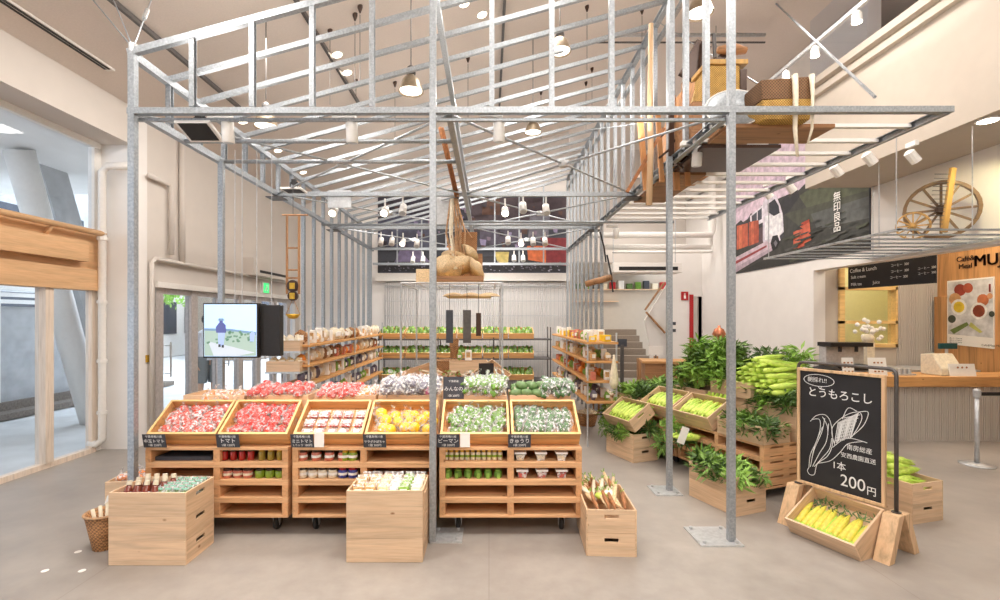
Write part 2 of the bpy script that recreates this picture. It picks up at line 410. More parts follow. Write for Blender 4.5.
# white pipe in the corner
b = MB(); xo, yo = -4.93, 5.98
b.tube([(xo-.12,yo-.02,.12), (xo-.02,yo-.02,.1), (xo+.03,yo,.16), (xo+.03,yo,1.1), (xo+.03,yo,3.55), (xo+.1,yo,3.62), (XL+.1,yo,3.62)], .045, 10)
t = empty('white_pipe', 'white drain pipe standing in the corner between window and column', 'pipe')
b.build('pipe', 'white', t, smooth=True)
b = MB()
for zz in (.5, 1.15, 1.9, 2.7): b.lathe([(.058,-.02), (.058,.02)], 10, Matrix.Translation((xo+.03,yo,zz)))
b.build('pipe_clamp', 'white', t)
# beige conduit on left wall
t = empty('wall_conduit', 'cream conduit running along the wall above the far entrance doors', 'pipe')
b = MB(); b.tube([(XL+.06,6.36,0.2), (XL+.06,6.36,2.45), (XL+.06,6.42,2.5), (XL+.06,11,2.5)], .03, 8); b.build('pipe', 'wall', t, smooth=True)
MB().tube([(XL+.05,7.0,2.5), (XL+.05,7.0,4.35)], .04, 8).build('riser', 'wall', t, smooth=True)
b = MB(); b.tube([(XL+.06,YC+.2,3.6), (XL+.06,6.7,3.6), (XL+.06,6.75,3.5), (XL+.06,6.75,2.6)], .035, 8); 
tag(b.build('drain_pipe', 'wall', smooth=True), 'cream pipe bending down on the wall behind the first steel post', 'pipe')
MB().b(XL, XL+.02, 6.32, 6.4, 1.1, 1.2).build('x', 'gold').name = 'wall_switch'
tag(bpy.data.objects['wall_switch'], 'small brass switch plate on beige wall beside the doors', 'switch')
# far doors
ys = [6.54, 7.33, 8.05, 8.72, 9.40, 10.12, 10.8, 11.2]
for i in range(len(ys)-1):
    d = tag(bpy.data.objects.new('door_%d' % (i+1), None), kind='structure'); COL.objects.link(d)
    y0, y1 = ys[i], ys[i+1]
    b = MB(); b.b(XL-.12, XL-.02, y0, y0+.16, 0, 2.14); b.b(XL-.1, XL-.03, y0+.16, y1, 2.04, 2.14); b.b(XL-.1, XL-.03, y0+.16, y1, 0, .1)
    b.build('door_frame', 'alu', d)
    MB().b(XL-.07, XL-.06, y0+.16, y1, .1, 2.04).build('pane', 'glass', d)
    if i in (0, 2, 4, 5):
        b = MB(); b.tube([(XL+.03,y0+.24,.85), (XL+.03,y0+.24,1.35)], .012, 8); b.tube([(XL+.03,y0+.24,.9), (XL-.06,y0+.24,.9)], .008, 6); b.tube([(XL+.03,y0+.24,1.3), (XL-.06,y0+.24,1.3)], .008, 6)
        b.build('door_handle', 'steel', d)
struct('trim_3', MB().b(XL, XL+.04, 6.5, 11.2, 2.12, 2.2), 'white')
# exit sign and wall unit
q = atX(264, 288, XL); t = empty('exit_sign', 'small lit green exit sign high on the left wall', 'sign', q)
MB().b(0, .04, -.17, .17, -.12, .12).build('housing', 'white', t)
b = MB(); b.b(.04, .045, -.1, .12, -.1, .1); b.build('sign_face', 'green_sign', t)
b = MB(); b.ball((.047, .03, .05), .02, 6, (.2,1,1)); b.bar((.047,.03,.03), (.047,-.02,-.03), .004, .03); b.bar((.047,-.02,-.02), (.047,-.05,-.06), .004, .02); b.bar((.047,0,-.02), (.047,.06,-.06), .004, .02); b.build('pictogram', 'paper', t)
q = atX(262, 270, XL); t = empty('air_vent_unit', 'cream wall air unit with dark slot above the exit sign', 'air conditioner', q)
MB().b(0, .2, -.75, .75, -.16, .16).build('housing', 'wall', t); MB().b(.2, .205, -.5, .7, -.1, -.05).build('slot', 'black', t)
# ceiling slot diffuser + tracks (follow the sloping ceiling)
def cpt(x, y, dz=0):  # ceiling point seen along pixel (x,y)
    k = (x-VX)/F; s = -(y-VY)/F
    Y = (4.42-H-SL*XL)/(s-SL*k)
    return Vector((k*Y, Y, H+s*Y+dz))
p = cpt(60, 37)
t = empty('slot_diffuser', 'long dark double slot air diffuser in the ceiling near left wall', 'air diffuser', (p.x, 0, p.z))
b = MB(); b.b(-.05,.05,-1.4,cpt(112,70).y,-.012,.01); b.build('frame','white',t)
b = MB(); b.b(-.035,-.008,-1.4,cpt(112,70).y-.05,-.018,-.012); b.b(.008,.035,-1.4,cpt(112,70).y-.05,-.018,-.012); b.build('slot','black',t)
def track(px0, px1, dz, label, w=.035):
    a, c = cpt(*px0, dz), cpt(*px1, dz); c.x = a.x; c.z = a.z
    b = MB(); b.b(a.x-w/2, a.x+w/2, min(a.y,c.y)-3, max(a.y,c.y), a.z-.02, a.z+.03)
    return tag(b.build('light_track', 'pipe'), label, 'track'), a
tr1, a1 = track((170,45), (240,105), -.05, 'dark lighting track on ceiling above the front left corner')
tr2, a2 = track((320,35), (365,110), -.06, 'dark lighting track over the front middle of the steel frame')
tr3, a3 = track((503,30), (492,130), -.06, 'dark lighting track near the centre of the ceiling')
# suspended pipe across the ceiling
p = atY(345, 35, 7.6); q = atY(765, 35, 7.6)
b = MB(); b.tube([p, q], .03, 8)
t = empty('ceiling_pipe', 'long grey suspended pipe crossing below the ceiling', 'pipe'); b.build('pipe', 'steel', t, smooth=True)
b = MB(); b.tube([p+Vector((0,0,-.12)), q+Vector((0,0,-.12))], .014, 6); b.build('conduit', 'pipe', t)
for i in range(6):
    x = p.x+(q.x-p.x)*(i+.3)/6
    MB().tube([(x,7.6,p.z), (x,7.6,cz(x))], .005, 5).build('hanger_rod', 'pipe', t)
# small ceiling mounts with wires
mts = [(360,6),(330,30),(395,82),(356,80),(468,57),(587,6),(642,9),(592,68),(586,82),(675,50),(355,14),(541,91)]
for i, (x, y) in enumerate(mts):
    c = cpt(x, y); 
    t = empty('ceiling_wire_mount', 'dark conical mount with thin hanging wire on the ceiling', 'mount', c, group='ceiling wire mounts')
    MB().lathe([(.03,.02),(.03,-.02),(.01,-.08)], 8).build('cone', 'dlid', t)
    MB().tube([(0,0,-.1), (0,0,-.9)], .004, 5).build('wire', 'pipe', t)
# downlights in ceiling
for i, (x, y, lb) in enumerate([(337,54,'bright round downlight beside the front middle track'),(347,72,'bright round downlight just behind another beside the middle track'),(482,14,'bright round downlight high in the middle of ceiling'),(243,121,'bright round downlight behind the lamp by the front left post'),(464,3,'bright round downlight at the top edge near the middle'),(278,150,'bright round downlight deep in the left part of ceiling'),(303,172,'bright downlight farthest back over the left part of the frame')]):
    c = cpt(x, y); t = empty('downlight', lb, 'downlight', c)
    mm = Matrix.Rotation(-math.atan(SL), 4, 'Y')
    MB().lathe([(.075,-.012),(.075,.01)], 16, mm).build('ring', 'wlamp', t); MB().lathe([(.06,-.016),(.06,-.012)], 16, mm).build('lens', 'down', t)

# ------------------------------------------------------------------ exterior
b = MB(); b.b(-30, XG-.05, -6, 30, -.12, -.02); struct('ground_outside', b, 'paving')
b = MB(); b.b(-13.5, XG-.12, -3, 9, 4.05, 4.3); struct('roof_canopy_outside', b, 'wallw')
b = MB(); b.b(-8.7, -8.5, -3, 12, 0, 1.9); struct('wall_outside', b, 'concrete')
b = MB(); b.b(-8.35, -8.3, -3, 12, 0, .25); b.b(-8.3, -8.0, -3, 12, 0, .1); struct('kerb_outside', b, 'brick')
t = empty('louvre_fence', 'white horizontal louvre fence above concrete wall outside the window', 'fence')
b = MB()
for k in range(9): b.b(-8.5, -8.4, -3, 12, 1.95+k*.12, 2.02+k*.12)
b.build('slats', 'white', t)
for y in (2, 5, 8, 11): MB().b(-8.4, -8.36, y, y+.08, -.02, 3.0).build('post', 'white', t)
b = MB(); b.tube([atX(94,425,-6.5), atX(19,150,-6.5)], .17, 14)
tag(b.build('leaning_column', 'white', smooth=True), 'round white leaning steel column outside the window', 'column')
b = MB(); a0, a1_ = atX(108,380,-7.0), atX(36,140,-7.0); b.bar(a0, a1_, .45, .3, up=(1,0,0)); 
tag(b.build('leaning_column', 'concrete'), 'square concrete leaning column outside beside the round one', 'column')
b = MB(); b.tube([(-8,4,3.87), (-8,7.5,3.87)], .16, 12); tag(b.build('duct_outside', 'steel', smooth=True), 'grey round duct outside seen through upper window', 'duct')
# street buildings behind the doors
for i,(x0,x1,y0,y1,h,m) in enumerate([(-16,-13,12,17,7,'concrete'),(-18,-14,18,24,9,'white'),(-12,-9.4,19,26,5,'stair')]):
    t = empty('street_building', ['grey building across the street','white building across the street further away','brown low building at the end of the street'][i]+' seen through the far doors', 'building', ((x0+x1)/2,(y0+y1)/2,0))
    dx, dy = (x1-x0)/2, (y1-y0)/2
    MB().b(-dx,dx,-dy,dy,0,h).build('wall', m, t)
    for k in range(2):
        for j in range(3):
            MB().b(dx-.02,dx+.04,-dy+.5+j*1.6,-dy+1.5+j*1.6,1+k*2.4,2.4+k*2.4).build('window','slate',t)
def tree(loc, h, label, n=2600, rr=1.6):
    t = empty('tree', label, 'tree', loc)
    MB().tube([(0,0,0), (.1,0,h*.5), (0,.1,h*.85)], [.14,.1,.05], 8).build('trunk', 'brownv', t)
    rnd = random.Random(3); b = MB()
    for i in range(n):
        a = rnd.uniform(0, 6.28); c = rnd.uniform(-1, 1); r = rr*rnd.uniform(.5, 1); s = math.sqrt(1-c*c)
        p = Vector((r*s*math.cos(a), r*s*math.sin(a), h*.8+r*c*.8)); e = Euler((rnd.uniform(0,3),rnd.uniform(0,3),rnd.uniform(0,3))).to_matrix()
        b.poly([p+e@Vector(v) for v in ((-.1,0,0),(0,-.05,0),(.1,0,0),(0,.05,0))])
    b.build('crown', 'leafl', t, normals=False)
tree((-15, 9.9, 0), 5.2, 'leafy green tree outside beyond the upper window')
tree((-11.0, 15.6, 0), 4, 'leafy street tree outside beyond the far doors', 1500)

# hazy person outside the doors
def person(loc, rz):
    t = empty('person', 'person in white shirt and grey shorts standing outside below the screen', 'person', loc, rz)
    me = bpy.data.meshes.new('body'); o = bpy.data.objects.new('body', me); COL.objects.link(o); o.parent = t
    V = [(0,0,.92,.13),(0,0,1.1,.125),(0,0,1.3,.15),(0,0,1.44,.07),(0,-.01,1.52,.055),(0,-.015,1.62,.095),(0,-.01,1.7,.075),
         (.1,0,.86,.095),(.11,-.01,.48,.06),(.12,.02,.09,.042),(.12,-.12,.035,.035),
         (-.1,0,.86,.095),(-.11,.01,.48,.06),(-.12,.04,.09,.042),(-.12,-.1,.035,.035),
         (.19,0,1.4,.055),(.24,.02,1.12,.042),(.25,-.08,.88,.03),(.25,-.11,.8,.032),
         (-.19,0,1.4,.055),(-.24,.02,1.12,.042),(-.25,-.06,.88,.03),(-.25,-.09,.8,.032)]
    E = [(0,1),(1,2),(2,3),(3,4),(4,5),(5,6),(0,7),(7,8),(8,9),(9,10),(0,11),(11,12),(12,13),(13,14),(2,15),(15,16),(16,17),(17,18),(2,19),(19,20),(20,21),(21,22)]
    for base, s in ((18,1),(22,-1)):
        for k in range(4):
            i = len(V); V.append((s*.25, -.13+k*.018-.0, .735-.006*k, .009)); V.append((s*.245, -.12+k*.018, .70, .008)); E += [(base,i),(i,i+1)]
        i = len(V); V.append((s*.225,-.13,.77,.01)); V.append((s*.215,-.15,.74,.009)); E += [(base,i),(i,i+1)]
    me.from_pydata([v[:3] for v in V], E, [])
    sk = o.modifiers.new('skin','SKIN'); sk.use_smooth_shade = True
    for i, v in enumerate(V): me.skin_vertices[0].data[i].radius = (v[3], v[3]*.85)
    me.skin_vertices[0].data[0].use_root = True
    sb = o.modifiers.new('sub','SUBSURF'); sb.levels = 1; sb.render_levels = 1
    me.materials.append(M['skin'])
    b = MB(); b.lathe([(.19,0),(.17,.2),(.2,.42),(.19,.5),(.09,.56)], 14, Matrix.Translation((0,0,.92)) @ Matrix.Diagonal((1,.72,1,1)), cap=False)
    for s in (1,-1): b.tube([(s*.15,0,1.42),(s*.23,.01,1.28),(s*.245,.02,1.15)], [.085,.075,.068], 10, cap=False)
    b.build('shirt','shirt',t,smooth=True)
    b = MB()
    for s in (1,-1): b.tube([(s*.09,0,.98),(s*.11,-.005,.75),(s*.12,0,.5)], [.125,.115,.1], 12, cap=False)
    b.build('shorts','shorts',t,smooth=True)
    b = MB(); b.ball((0,.01,1.67),.105,12,(.85,1,1)); b.build('hair','hair',t,smooth=True)
    b = MB()
    for s in (1,-1): b.ball((s*.035,-.1,1.64),.012,6); 
    b.build('eyes','black',t)
    for s in (1,-1): MB().ball((s*.12,-.06,.035),.08,8,(.55,1.5,.5)).build('shoe','black',t,smooth=True)
person((-5.25, 8.8, 0), R(60))
# ------------------------------------------------------------------ steel market frame
Y0 = 3.573; X0, XM, X1 = -2.695, -.424, 1.832
ZB = 3.27; SP = .41
def rz_(x): return 3.70+(4.94-3.70)/(X1-X0)*(x-X0)
fr = empty('steel_pavilion', 'galvanised steel house-shaped frame of posts studs and sloping rafters over the stalls', 'frame', (0, 0, 0))
def part(name, fn, mat='galv', sm=False):
    b = MB(); fn(b); return b.build(name, mat, fr, smooth=sm)
def channel(b, p0, p1, w, h, up=(0,0,1)):   # U-shaped section
    p0, p1 = Vector(p0), Vector(p1); d = (p1-p0).normalized(); u = Vector(up)
    if abs(d.dot(u)) > .95: u = Vector((0,1,0))
    a = d.cross(u).normalized(); c = a.cross(d).normalized(); t = .006
    b.bar(p0+c*(h/2-t/2), p1+c*(h/2-t/2), w, t, up); b.bar(p0-c*(h/2-t/2), p1-c*(h/2-t/2), w, t, up)
    b.bar(p0+a*(w/2-t/2), p1+a*(w/2-t/2), t, h-2*t, up)
def post(x, y, z1, w=.048):
    part('post', lambda b: b.bar((x,y,.012), (x,y,z1), w, w))
for x, z1 in ((X0,3.72),(XM,4.32),(X1,4.96)): post(x, Y0, z1)
post(X0+.03, 4.70, ZB); post(1.765, 4.62, ZB)
post(X0, 10.75, rz_(X0)); post(1.83, 11.0, 4.9)
def plate(x, y, s=.15, dx=0, dy=0):
    def f(b):
        b.b(x-s+dx, x+s+dx, y-s+dy, y+s+dy, 0, .012)
        for sx in (-1,1):
            for sy in (-1,1): b.lathe([(.014,.012),(.014,.03)], 8, Matrix.Translation((x+dx+sx*(s-.04), y+dy+sy*(s-.04), 0)))
    part('base_plate', f, 'steel')
plate(X1-.1, Y0+.08, .16); plate(1.72, 4.62, .13); plate(X0+.1, Y0+.12, .12); plate(XM+.1, Y0+.1, .12)
# gable
part('beam', lambda b: channel(b, (X0-.03,Y0,ZB-.012), (3.5,Y0,ZB+.0), .05, .045, (0,0,1)))
part('beam', lambda b: b.bar((X0,Y0+.05,ZB-.055), (X1,Y0+.05,ZB-.055), .03, .02))
part('rafter', lambda b: channel(b, (X0-.03,Y0,rz_(X0)), (X1+.05,Y0,rz_(X1)), .045, .05))
for i in range(1, 10):
    x = X0+i*(X1-X0)/10
    if i == 5: continue
    part('stud', lambda b: channel(b, (x,Y0,ZB+.02), (x,Y0,rz_(x)-.02), .038, .04))
# rafters
for k in range(1, 19):
    y = Y0+SP*k
    part('rafter', lambda b: channel(b, (X0-.02,y,rz_(X0)), (X1+.02,y,rz_(X1)), .036, .044))
YE = Y0+SP*18
# eave / lower / ridge / purlin beams
part('beam', lambda b: channel(b, (X0,Y0,rz_(X0)-.02), (X0,YE,rz_(X0)-.02), .05, .06))
part('beam', lambda b: channel(b, (X0,Y0,ZB), (X0,YE,ZB), .05, .06))
part('beam', lambda b: channel(b, (X1,Y0,ZB-.005), (X1,YE,ZB-.005), .055, .07))
part('beam', lambda b: channel(b, (X1,Y0,rz_(X1)-.02), (X1,YE,rz_(X1)-.02), .06, .06))
part('beam', lambda b: channel(b, (X1+.03,Y0,rz_(X1)-.2), (X1+.03,YE,rz_(X1)-.2), .04, .04))
part('beam', lambda b: channel(b, (XM,Y0,rz_(XM)-.07), (XM,YE,rz_(XM)-.07), .05, .07))
part('beam', lambda b: channel(b, (XM+.12,Y0,ZB), (XM+.12,YE,ZB), .05, .07))
# side studs
for k in range(1, 18):
    y = Y0+SP*k
    if y < 6.8: part('stud', lambda b: channel(b, (X0,y,ZB), (X0,y,rz_(X0)), .042, .045))
    else: part('stud', lambda b: channel(b, (X0,y,.0), (X0,y,rz_(X0)), .045, .05))
    if y < 7.6: part('stud', lambda b: channel(b, (X1,y,ZB), (X1,y,rz_(X1)), .042, .05))
    else: part('stud', lambda b: channel(b, (X1,y,.0), (X1,y,rz_(X1)), .045, .05))
# horizontal ties across
for y, z in ((4.15,ZB-.02),(4.72,ZB-.01)):
    part('tie_tube', lambda b: b.tube([(X0,y,z), (XM+.12,y,z)], .02, 8), sm=True)
for y in (6.0, 8.2, 10.75):
    part('tie_beam', lambda b: channel(b, (X0,y,ZB), (X1,y,ZB), .045, .055))
part('tie_beam', lambda b: channel(b, (X0,YE,2.95), (X1,YE,2.95), .045, .055))
part('tie_tube', lambda b: b.tube([(XM,6.9,3.1), (2.7,6.9,3.1)], .02, 8), sm=True)
part('tie_tube', lambda b: b.tube([(X0,7.6,3.2), (X1,7.6,3.2)], .018, 8), sm=True)
for i in range(1, 8):      # gable lattice at the back
    x = X0+i*(X1-X0)/8
    part('stud', lambda b: b.bar((x,YE,2.95), (x,YE,rz_(x)), .03))
# X bracing with hubs in the ceiling plane
for xa, xb_ in ((X0, XM+.12), (XM+.12, X1)):
    for ya, yb in ((3.65, 6.0), (6.0, 8.2), (8.2, 10.75)):
        c = Vector(((xa+xb_)/2, (ya+yb)/2, ZB))
        for e in ((xa,ya),(xb_,ya),(xa,yb),(xb_,yb)):
            part('brace_rod', lambda b: b.tube([c, (e[0],e[1],ZB)], .011, 6))
        part('brace_hub', lambda b: b.lathe([(.05,-.03),(.06,0),(.05,.03)], 8, Matrix.Translation(c)), 'steel')
for y in (6.0, 8.2):
    for x in (X0, X1): part('gusset_plate', lambda b: b.b(x-.1,x+.1,y-.1,y+.1,ZB-.06,ZB-.05), 'pipe')
part('gusset_plate', lambda b: b.b(-2.05,-1.75,6.0,6.02,3.1,3.32), 'steel')
part('gusset_plate', lambda b: b.b(-.7,-.4,6.3,6.32,2.95,3.35), 'steel')
# cantilever on the right
for k in range(0, 13):
    y = Y0+k*.325
    if k: part('slat', lambda b: b.bar((X1,y,ZB+.01), (3.47,y,ZB+.01), .045, .03), 'wlamp')
part('beam', lambda b: channel(b, (3.47,Y0,ZB), (3.47,Y0+.325*12,ZB), .04, .06))
# hangers
part('cable', lambda b: b.tube([atY(875,97,Y0+.02), cpt(768,-4)], .012, 6))
part('cable', lambda b: b.tube([atY(768,90,Y0+.5), cpt(655,20)], .006, 6))
top = Vector((X0,Y0,3.74))
for tx, ty in ((88,-6),(108,-14),(155,-10)):
    e = cpt(tx, ty); part('cable', lambda b: b.tube([top, e], .006, 6))
part('shackle', lambda b: b.lathe([(.03,-.03),(.03,.03)], 8, Matrix.Translation(top)), 'steel')
part('turnbuckle', lambda b: b.tube([top+(cpt(155,-10)-top)*.45, top+(cpt(155,-10)-top)*.6], .018, 8), 'steel')
part('brace_rod', lambda b: b.tube([atY(590,130,5.5).lerp(atY(590,130,5.5),0), (2.4,3.7,ZB+.1)], .006, 5))
# diagonal brown pole
p = atY(440,128,5.0); q = atY(456,196,6.0)
b = MB(); b.tube([p, q], .02, 8); b.tube([p+Vector((.03,0,0)), q+Vector((.03,0,0))], .012, 6); tag(b.build('bamboo_pole', 'brownv', smooth=True), 'reddish bamboo poles tied behind the middle post under the roof', 'pole')

# ------------------------------------------------------------------ lamps on the frame
def cyl_spot(px, py, Y, label, zt=ZB-.06):
    p = atY(px, py, Y)
    t = empty('track_spotlight', label, 'spotlight', p)
    MB().b(-.15,.03,-.03,.025,.105,.15).build('driver_box','wlamp',t,bevel=.004)
    MB().tube([(.02,0,.14),(.02,0,.09)], .008, 6).build('stem','wlamp',t)
    MB().lathe([(.045,-.075),(.045,.09),(.03,.1)], 16, Matrix.Rotation(R(8),4,'X')).build('lamp_head','wlamp',t,smooth=True,bevel=.004)
    MB().lathe([(.036,-.078),(.036,-.075)], 14, Matrix.Rotation(R(8),4,'X')).build('lens','steel',t)
    return t
cyl_spot(228,133,Y0+.1,'white cylinder spotlight hanging from front beam beside the black floodlight')
cyl_spot(352,133,Y0+.1,'white cylinder spotlight under front beam left of the middle post')
cyl_spot(499,132,Y0+.1,'white cylinder spotlight under front beam right of the middle post')
cyl_spot(697,158,4.35,'white cylinder spotlight under right side beam below the metal bowl')
cyl_spot(648,187,6.0,'white cylinder spotlight further back on the right side beam')
cyl_spot(616,234,7.6,'small white spotlight at far end of the right side beam')
def flood(px, py, Y, s, label, tilt=25):
    t = empty('floodlight', label, 'floodlight', atY(px,py,Y))
    m = Matrix.Rotation(R(tilt),4,'X')
    MB().b(-.16*s,.16*s,-.13*s,.13*s,-.02*s,.01*s,m).build('housing','wlamp',t,bevel=.004)
    MB().b(-.13*s,.13*s,-.12*s,.10*s,-.024*s,-.02*s,m).build('lens','black',t)
    b = MB(); b.tube([(-.06*s,0,.02),(-.05*s,0,.12*s),(.05*s,0,.12*s),(.06*s,0,.02)], .01*s, 6); b.b(-.03*s,.03*s,-.03*s,.03*s,.08*s,.16*s); b.build('bracket','black',t)
flood(200,131,3.7,.85,'square black-faced floodlight hanging under front beam at left',-20)
flood(294,190,5.8,.8,'flat square floodlight hanging over the left stalls',0)
def small_spots(lst, grp):
    for i, (px, py, Y, on, lb) in enumerate(lst):
        t = empty('track_spotlight', lb, 'spotlight', atY(px,py,Y), group=grp)
        m = Matrix.Rotation(R(-35 if not on else -55),4,'X')
        MB().lathe([(.035,-.06),(.05,.04),(.03,.06)][::-1] if False else [(.05,-.08),(.045,.06),(.02,.08)], 12, m).build('lamp_head','wlamp',t,smooth=True)
        MB().lathe([(.042,-.086),(.042,-.08)], 12, m).build('lens','bulb' if on else 'steel',t)
        MB().tube([(0,0,.06),(0,0,.16)], .012, 6).build('stem','wlamp',t)
sp = [(334,211,6.1,1,'lit'),(385,211,6.1,1,'lit'),(403,209,6.1,0,'unlit'),(505,211,6.1,1,'lit'),(523,207,6.1,0,'unlit'),(546,209,6.1,0,'unlit'),
      (381,241,8.3,0,'unlit'),(392,241,8.3,0,'unlit'),(403,242,8.3,1,'lit'),(417,243,8.3,0,'unlit'),(508,240,8.3,0,'unlit'),(521,242,8.3,1,'lit'),(533,241,8.3,0,'unlit'),(545,241,8.3,0,'unlit'),
      (413,259,10.2,0,'unlit'),(423,259,10.2,0,'unlit'),(514,258,10.2,0,'unlit'),(523,258,10.2,0,'unlit')]
rowname = {6.1:'on the first cross beam', 8.3:'on the second cross beam before the banner', 10.2:'on the rear cross beam before the banner'}
cnt = {}
for x,y,Y,on,s in sp:
    cnt[Y] = cnt.get(Y,0)+1
    small_spots([(x,y,Y,on,'small %s white spotlight, %s from the left %s' % (s, ORD[cnt[Y]-1], rowname[Y]))], 'small spotlights on the cross beams')
M['belllens'] = emis('bell_lamp_lens', (255,246,236), 2.2)
def bell(px, py, Y, s, label):
    c = atY(px, py, Y); t = empty('pendant_lamp', label, 'lamp', c)
    MB().lathe([(.155*s,0),(.15*s,.02*s),(.12*s,.1*s),(.1*s,.15*s),(.055*s,.19*s),(.05*s,.2*s)], 20, cap=False).build('lamp_shade', flat('bronze_shade_%d'%px,(150,134,112),.35,.5) if True else None, t, smooth=True)
    MB().lathe([(.05*s,.2*s),(.06*s,.23*s),(.045*s,.3*s),(.02*s,.32*s)], 14).build('lamp_cap','pipe',t,smooth=True)
    MB().lathe([(.135*s,.012),(.135*s,.02)], 20).build('lens','belllens',t)
    MB().tube([(0,0,.31*s),(0,0,max(.4,cz(c.x)-c.z))], .006, 5).build('cord','pipe',t)
bell(411,92,4.9,.85,'bell-shaped pendant lamp with ribbed shade just left of the middle post')
bell(266,127,5.2,.85,'bell-shaped pendant lamp behind the front beam on the left')
bell(560,52,5.2,.8,'bell-shaped pendant lamp right of centre near the top')
bell(533,133,7.0,.85,'bell-shaped pendant lamp deeper in the hall behind the front beam')
bell(700,14,4.8,.85,'bell-shaped pendant lamp at the top above the hanging farm tools')
# right light tracks under mezzanine
t = empty('light_track', 'dark track with lit spotlights running before the mezzanine glass', 'track')
a = atX(863,0,3.9); c = atX(690,145,3.9); a.z = c.z = 5.0
MB().b(3.88,3.92,a.y-1,9.8,4.96,5.0).build('rail','steel',t)
for px in (786,729,815,857):
    Y = 3.9*F/(px-VX)
    o = empty('track_spotlight', 'small lit spotlight on the mezzanine track %s' % {786:'above the woven basket',729:'farthest back',815:'right of the basket',857:'nearest the top edge'}[px], 'spotlight', (3.9,Y,4.88))
    MB().lathe([(.05,-.05),(.045,.04),(.02,.07)], 12).build('lamp_head','wlamp',o); MB().lathe([(.045,-.056),(.045,-.05)],12).build('lens','bulb',o)
# cafe soffit track spots
for i,(px,py) in enumerate([(767,193),(790,187),(836,170),(869,158),(912,156)]):
    c = atZ(px,py,3.42); 
    o = empty('track_spotlight','white track spotlight under cafe soffit, %s from the banner' % ORD[i],'spotlight',c)
    MB().lathe([(.05,-.08),(.05,.05),(.02,.07)],12,Matrix.Rotation(R(-40),4,'Y')).build('lamp_head','wlamp',o); MB().b(-.02,.02,-.06,.06,.1,.15).build('stem','wlamp',o)
c = atZ(988,120,3.565); o = empty('downlight','round downlight in the cafe soffit at the right edge','downlight',c)
MB().lathe([(.09,-.01),(.09,.004)],16).build('ring','wlamp',o); MB().lathe([(.075,-.013),(.075,-.01)],16).build('lens','bulb',o)
# ------------------------------------------------------------------ crates, pallets
CH = .166
def make_crate(name='wooden_crate', lx=.355, ly=.53, h=CH, slots=True, label='x', t=.012):
    """short sides (with hand slots) face -y and +y when slots is 'y'; long boards run along the other way"""
    r = empty(name, label, 'crate')
    long_x = lx > ly
    for s in (-1, 1):                 # long side boards
        if long_x: MB().b(-lx/2, lx/2, s*(ly/2)-(t if s>0 else 0), s*(ly/2)+(0 if s>0 else t), 0, h).build('side_board','wx',r,bevel=.002)
        else: MB().b(s*(lx/2)-(t if s>0 else 0), s*(lx/2)+(0 if s>0 else t), -ly/2, ly/2, 0, h).build('side_board','wy',r,bevel=.002)
    S = min(lx, ly)/2-t; zs0, zs1, hw = h*.62, h*.78, .05
    for s in (-1, 1):
        b = MB()
        if long_x:
            a, c = (lx/2-t, lx/2) if s > 0 else (-lx/2, -lx/2+t)
            for (u0,u1,z0,z1) in ((-S,S,0,zs0),(-S,S,zs1,h-.002),(-S,-hw,zs0,zs1),(hw,S,zs0,zs1)): b.b(a,c,u0,u1,z0,z1)
            b.build('end_board','wy',r)
        else:
            a, c = (ly/2-t, ly/2) if s > 0 else (-ly/2, -ly/2+t)
            for (u0,u1,z0,z1) in ((-S,S,0,zs0),(-S,S,zs1,h-.002),(-S,-hw,zs0,zs1),(hw,S,zs0,zs1)): b.b(u0,u1,a,c,z0,z1)
            b.build('end_board','wx',r)
    MB().b(-lx/2+t, lx/2-t, -ly/2+t, ly/2-t, .002, .012).build('bottom_board','wy',r)
    return r
KY = Kind(make_crate())                       # long along y
KX = Kind(make_crate(lx=.53, ly=.335))        # long along x
def stack(K, x, y, n, rz=0, what='', group=None, z0=0):
    for i in range(n):
        pos = ['bottom','second','third'][i] if i < n-1 else 'topmost'
        if n == 2: pos = ['lower','upper'][i]
        lb = '%s wooden crate of the stack %s' % (pos, what)
        if n == 1: lb = 'single wooden crate '+what
        K.place((x, y, z0+i*(CH+.0005)), (0,0,rz), 1, lb, group or 'stacked wooden crates')
stack(KX, -2.343, 3.40, 3, what='at the front left corner')
stack(KX, -.725, 3.44, 3, what='before the middle steel post')
stack(KY, .885, 3.62, 2, R(-3), what='of root vegetables beside the right stall')

# pallets
PW, PD, PH = 1.105, 1.05, .136
def make_pallet(casters):
    r = empty('wooden_pallet', 'x', 'pallet', group='stacked wooden pallets')
    t = .022
    MB().b(-PW/2,PW/2,0,PD,PH-t,PH).build('deck_boards','pal',r,bevel=.002)
    for s, w in ((-1,.045),(0,.05),(1,.045)):
        x = s*(PW/2-w/2); MB().b(x-w/2,x+w/2,0,PD,t,PH-t).build('stringer','paly',r)
    MB().b(-PW/2,PW/2,0,PD,0,t).build('base_boards','pal',r,bevel=.002)
    MB().b(-PW/2+.045,-.025,.42,.44,t,PH-t).build('back_board','pal',r); MB().b(.025,PW/2-.045,.42,.44,t,PH-t).build('back_board','pal',r)
    if casters:
        for sx in (-1,1):
            for y in (.12, PD-.12):
                x = sx*(PW/2-.14); z = -.147
                b = MB(); b.b(x-.05,x+.05,y-.04,y+.04,-.008,0); b.prism([(x-.025,y-.03,-.008),(x-.025,y+.03,-.008),(x-.025,y+.03,-.1),(x-.025,y-.0,-.11)],(.004,0,0)); b.prism([(x+.021,y-.03,-.008),(x+.021,y+.03,-.008),(x+.021,y+.03,-.1),(x+.021,y,-.11)],(.004,0,0))
                c = b.build('caster_fork','steel',r)
                m = Matrix.Translation((x,y+.02,-.087)) @ Matrix.Rotation(R(90),4,'Y')
                MB().lathe([(.03,-.016),(.056,-.014),(.06,0),(.056,.014),(.03,.016)],18,m).build('wheel','rubber',c,smooth=True)
    return r
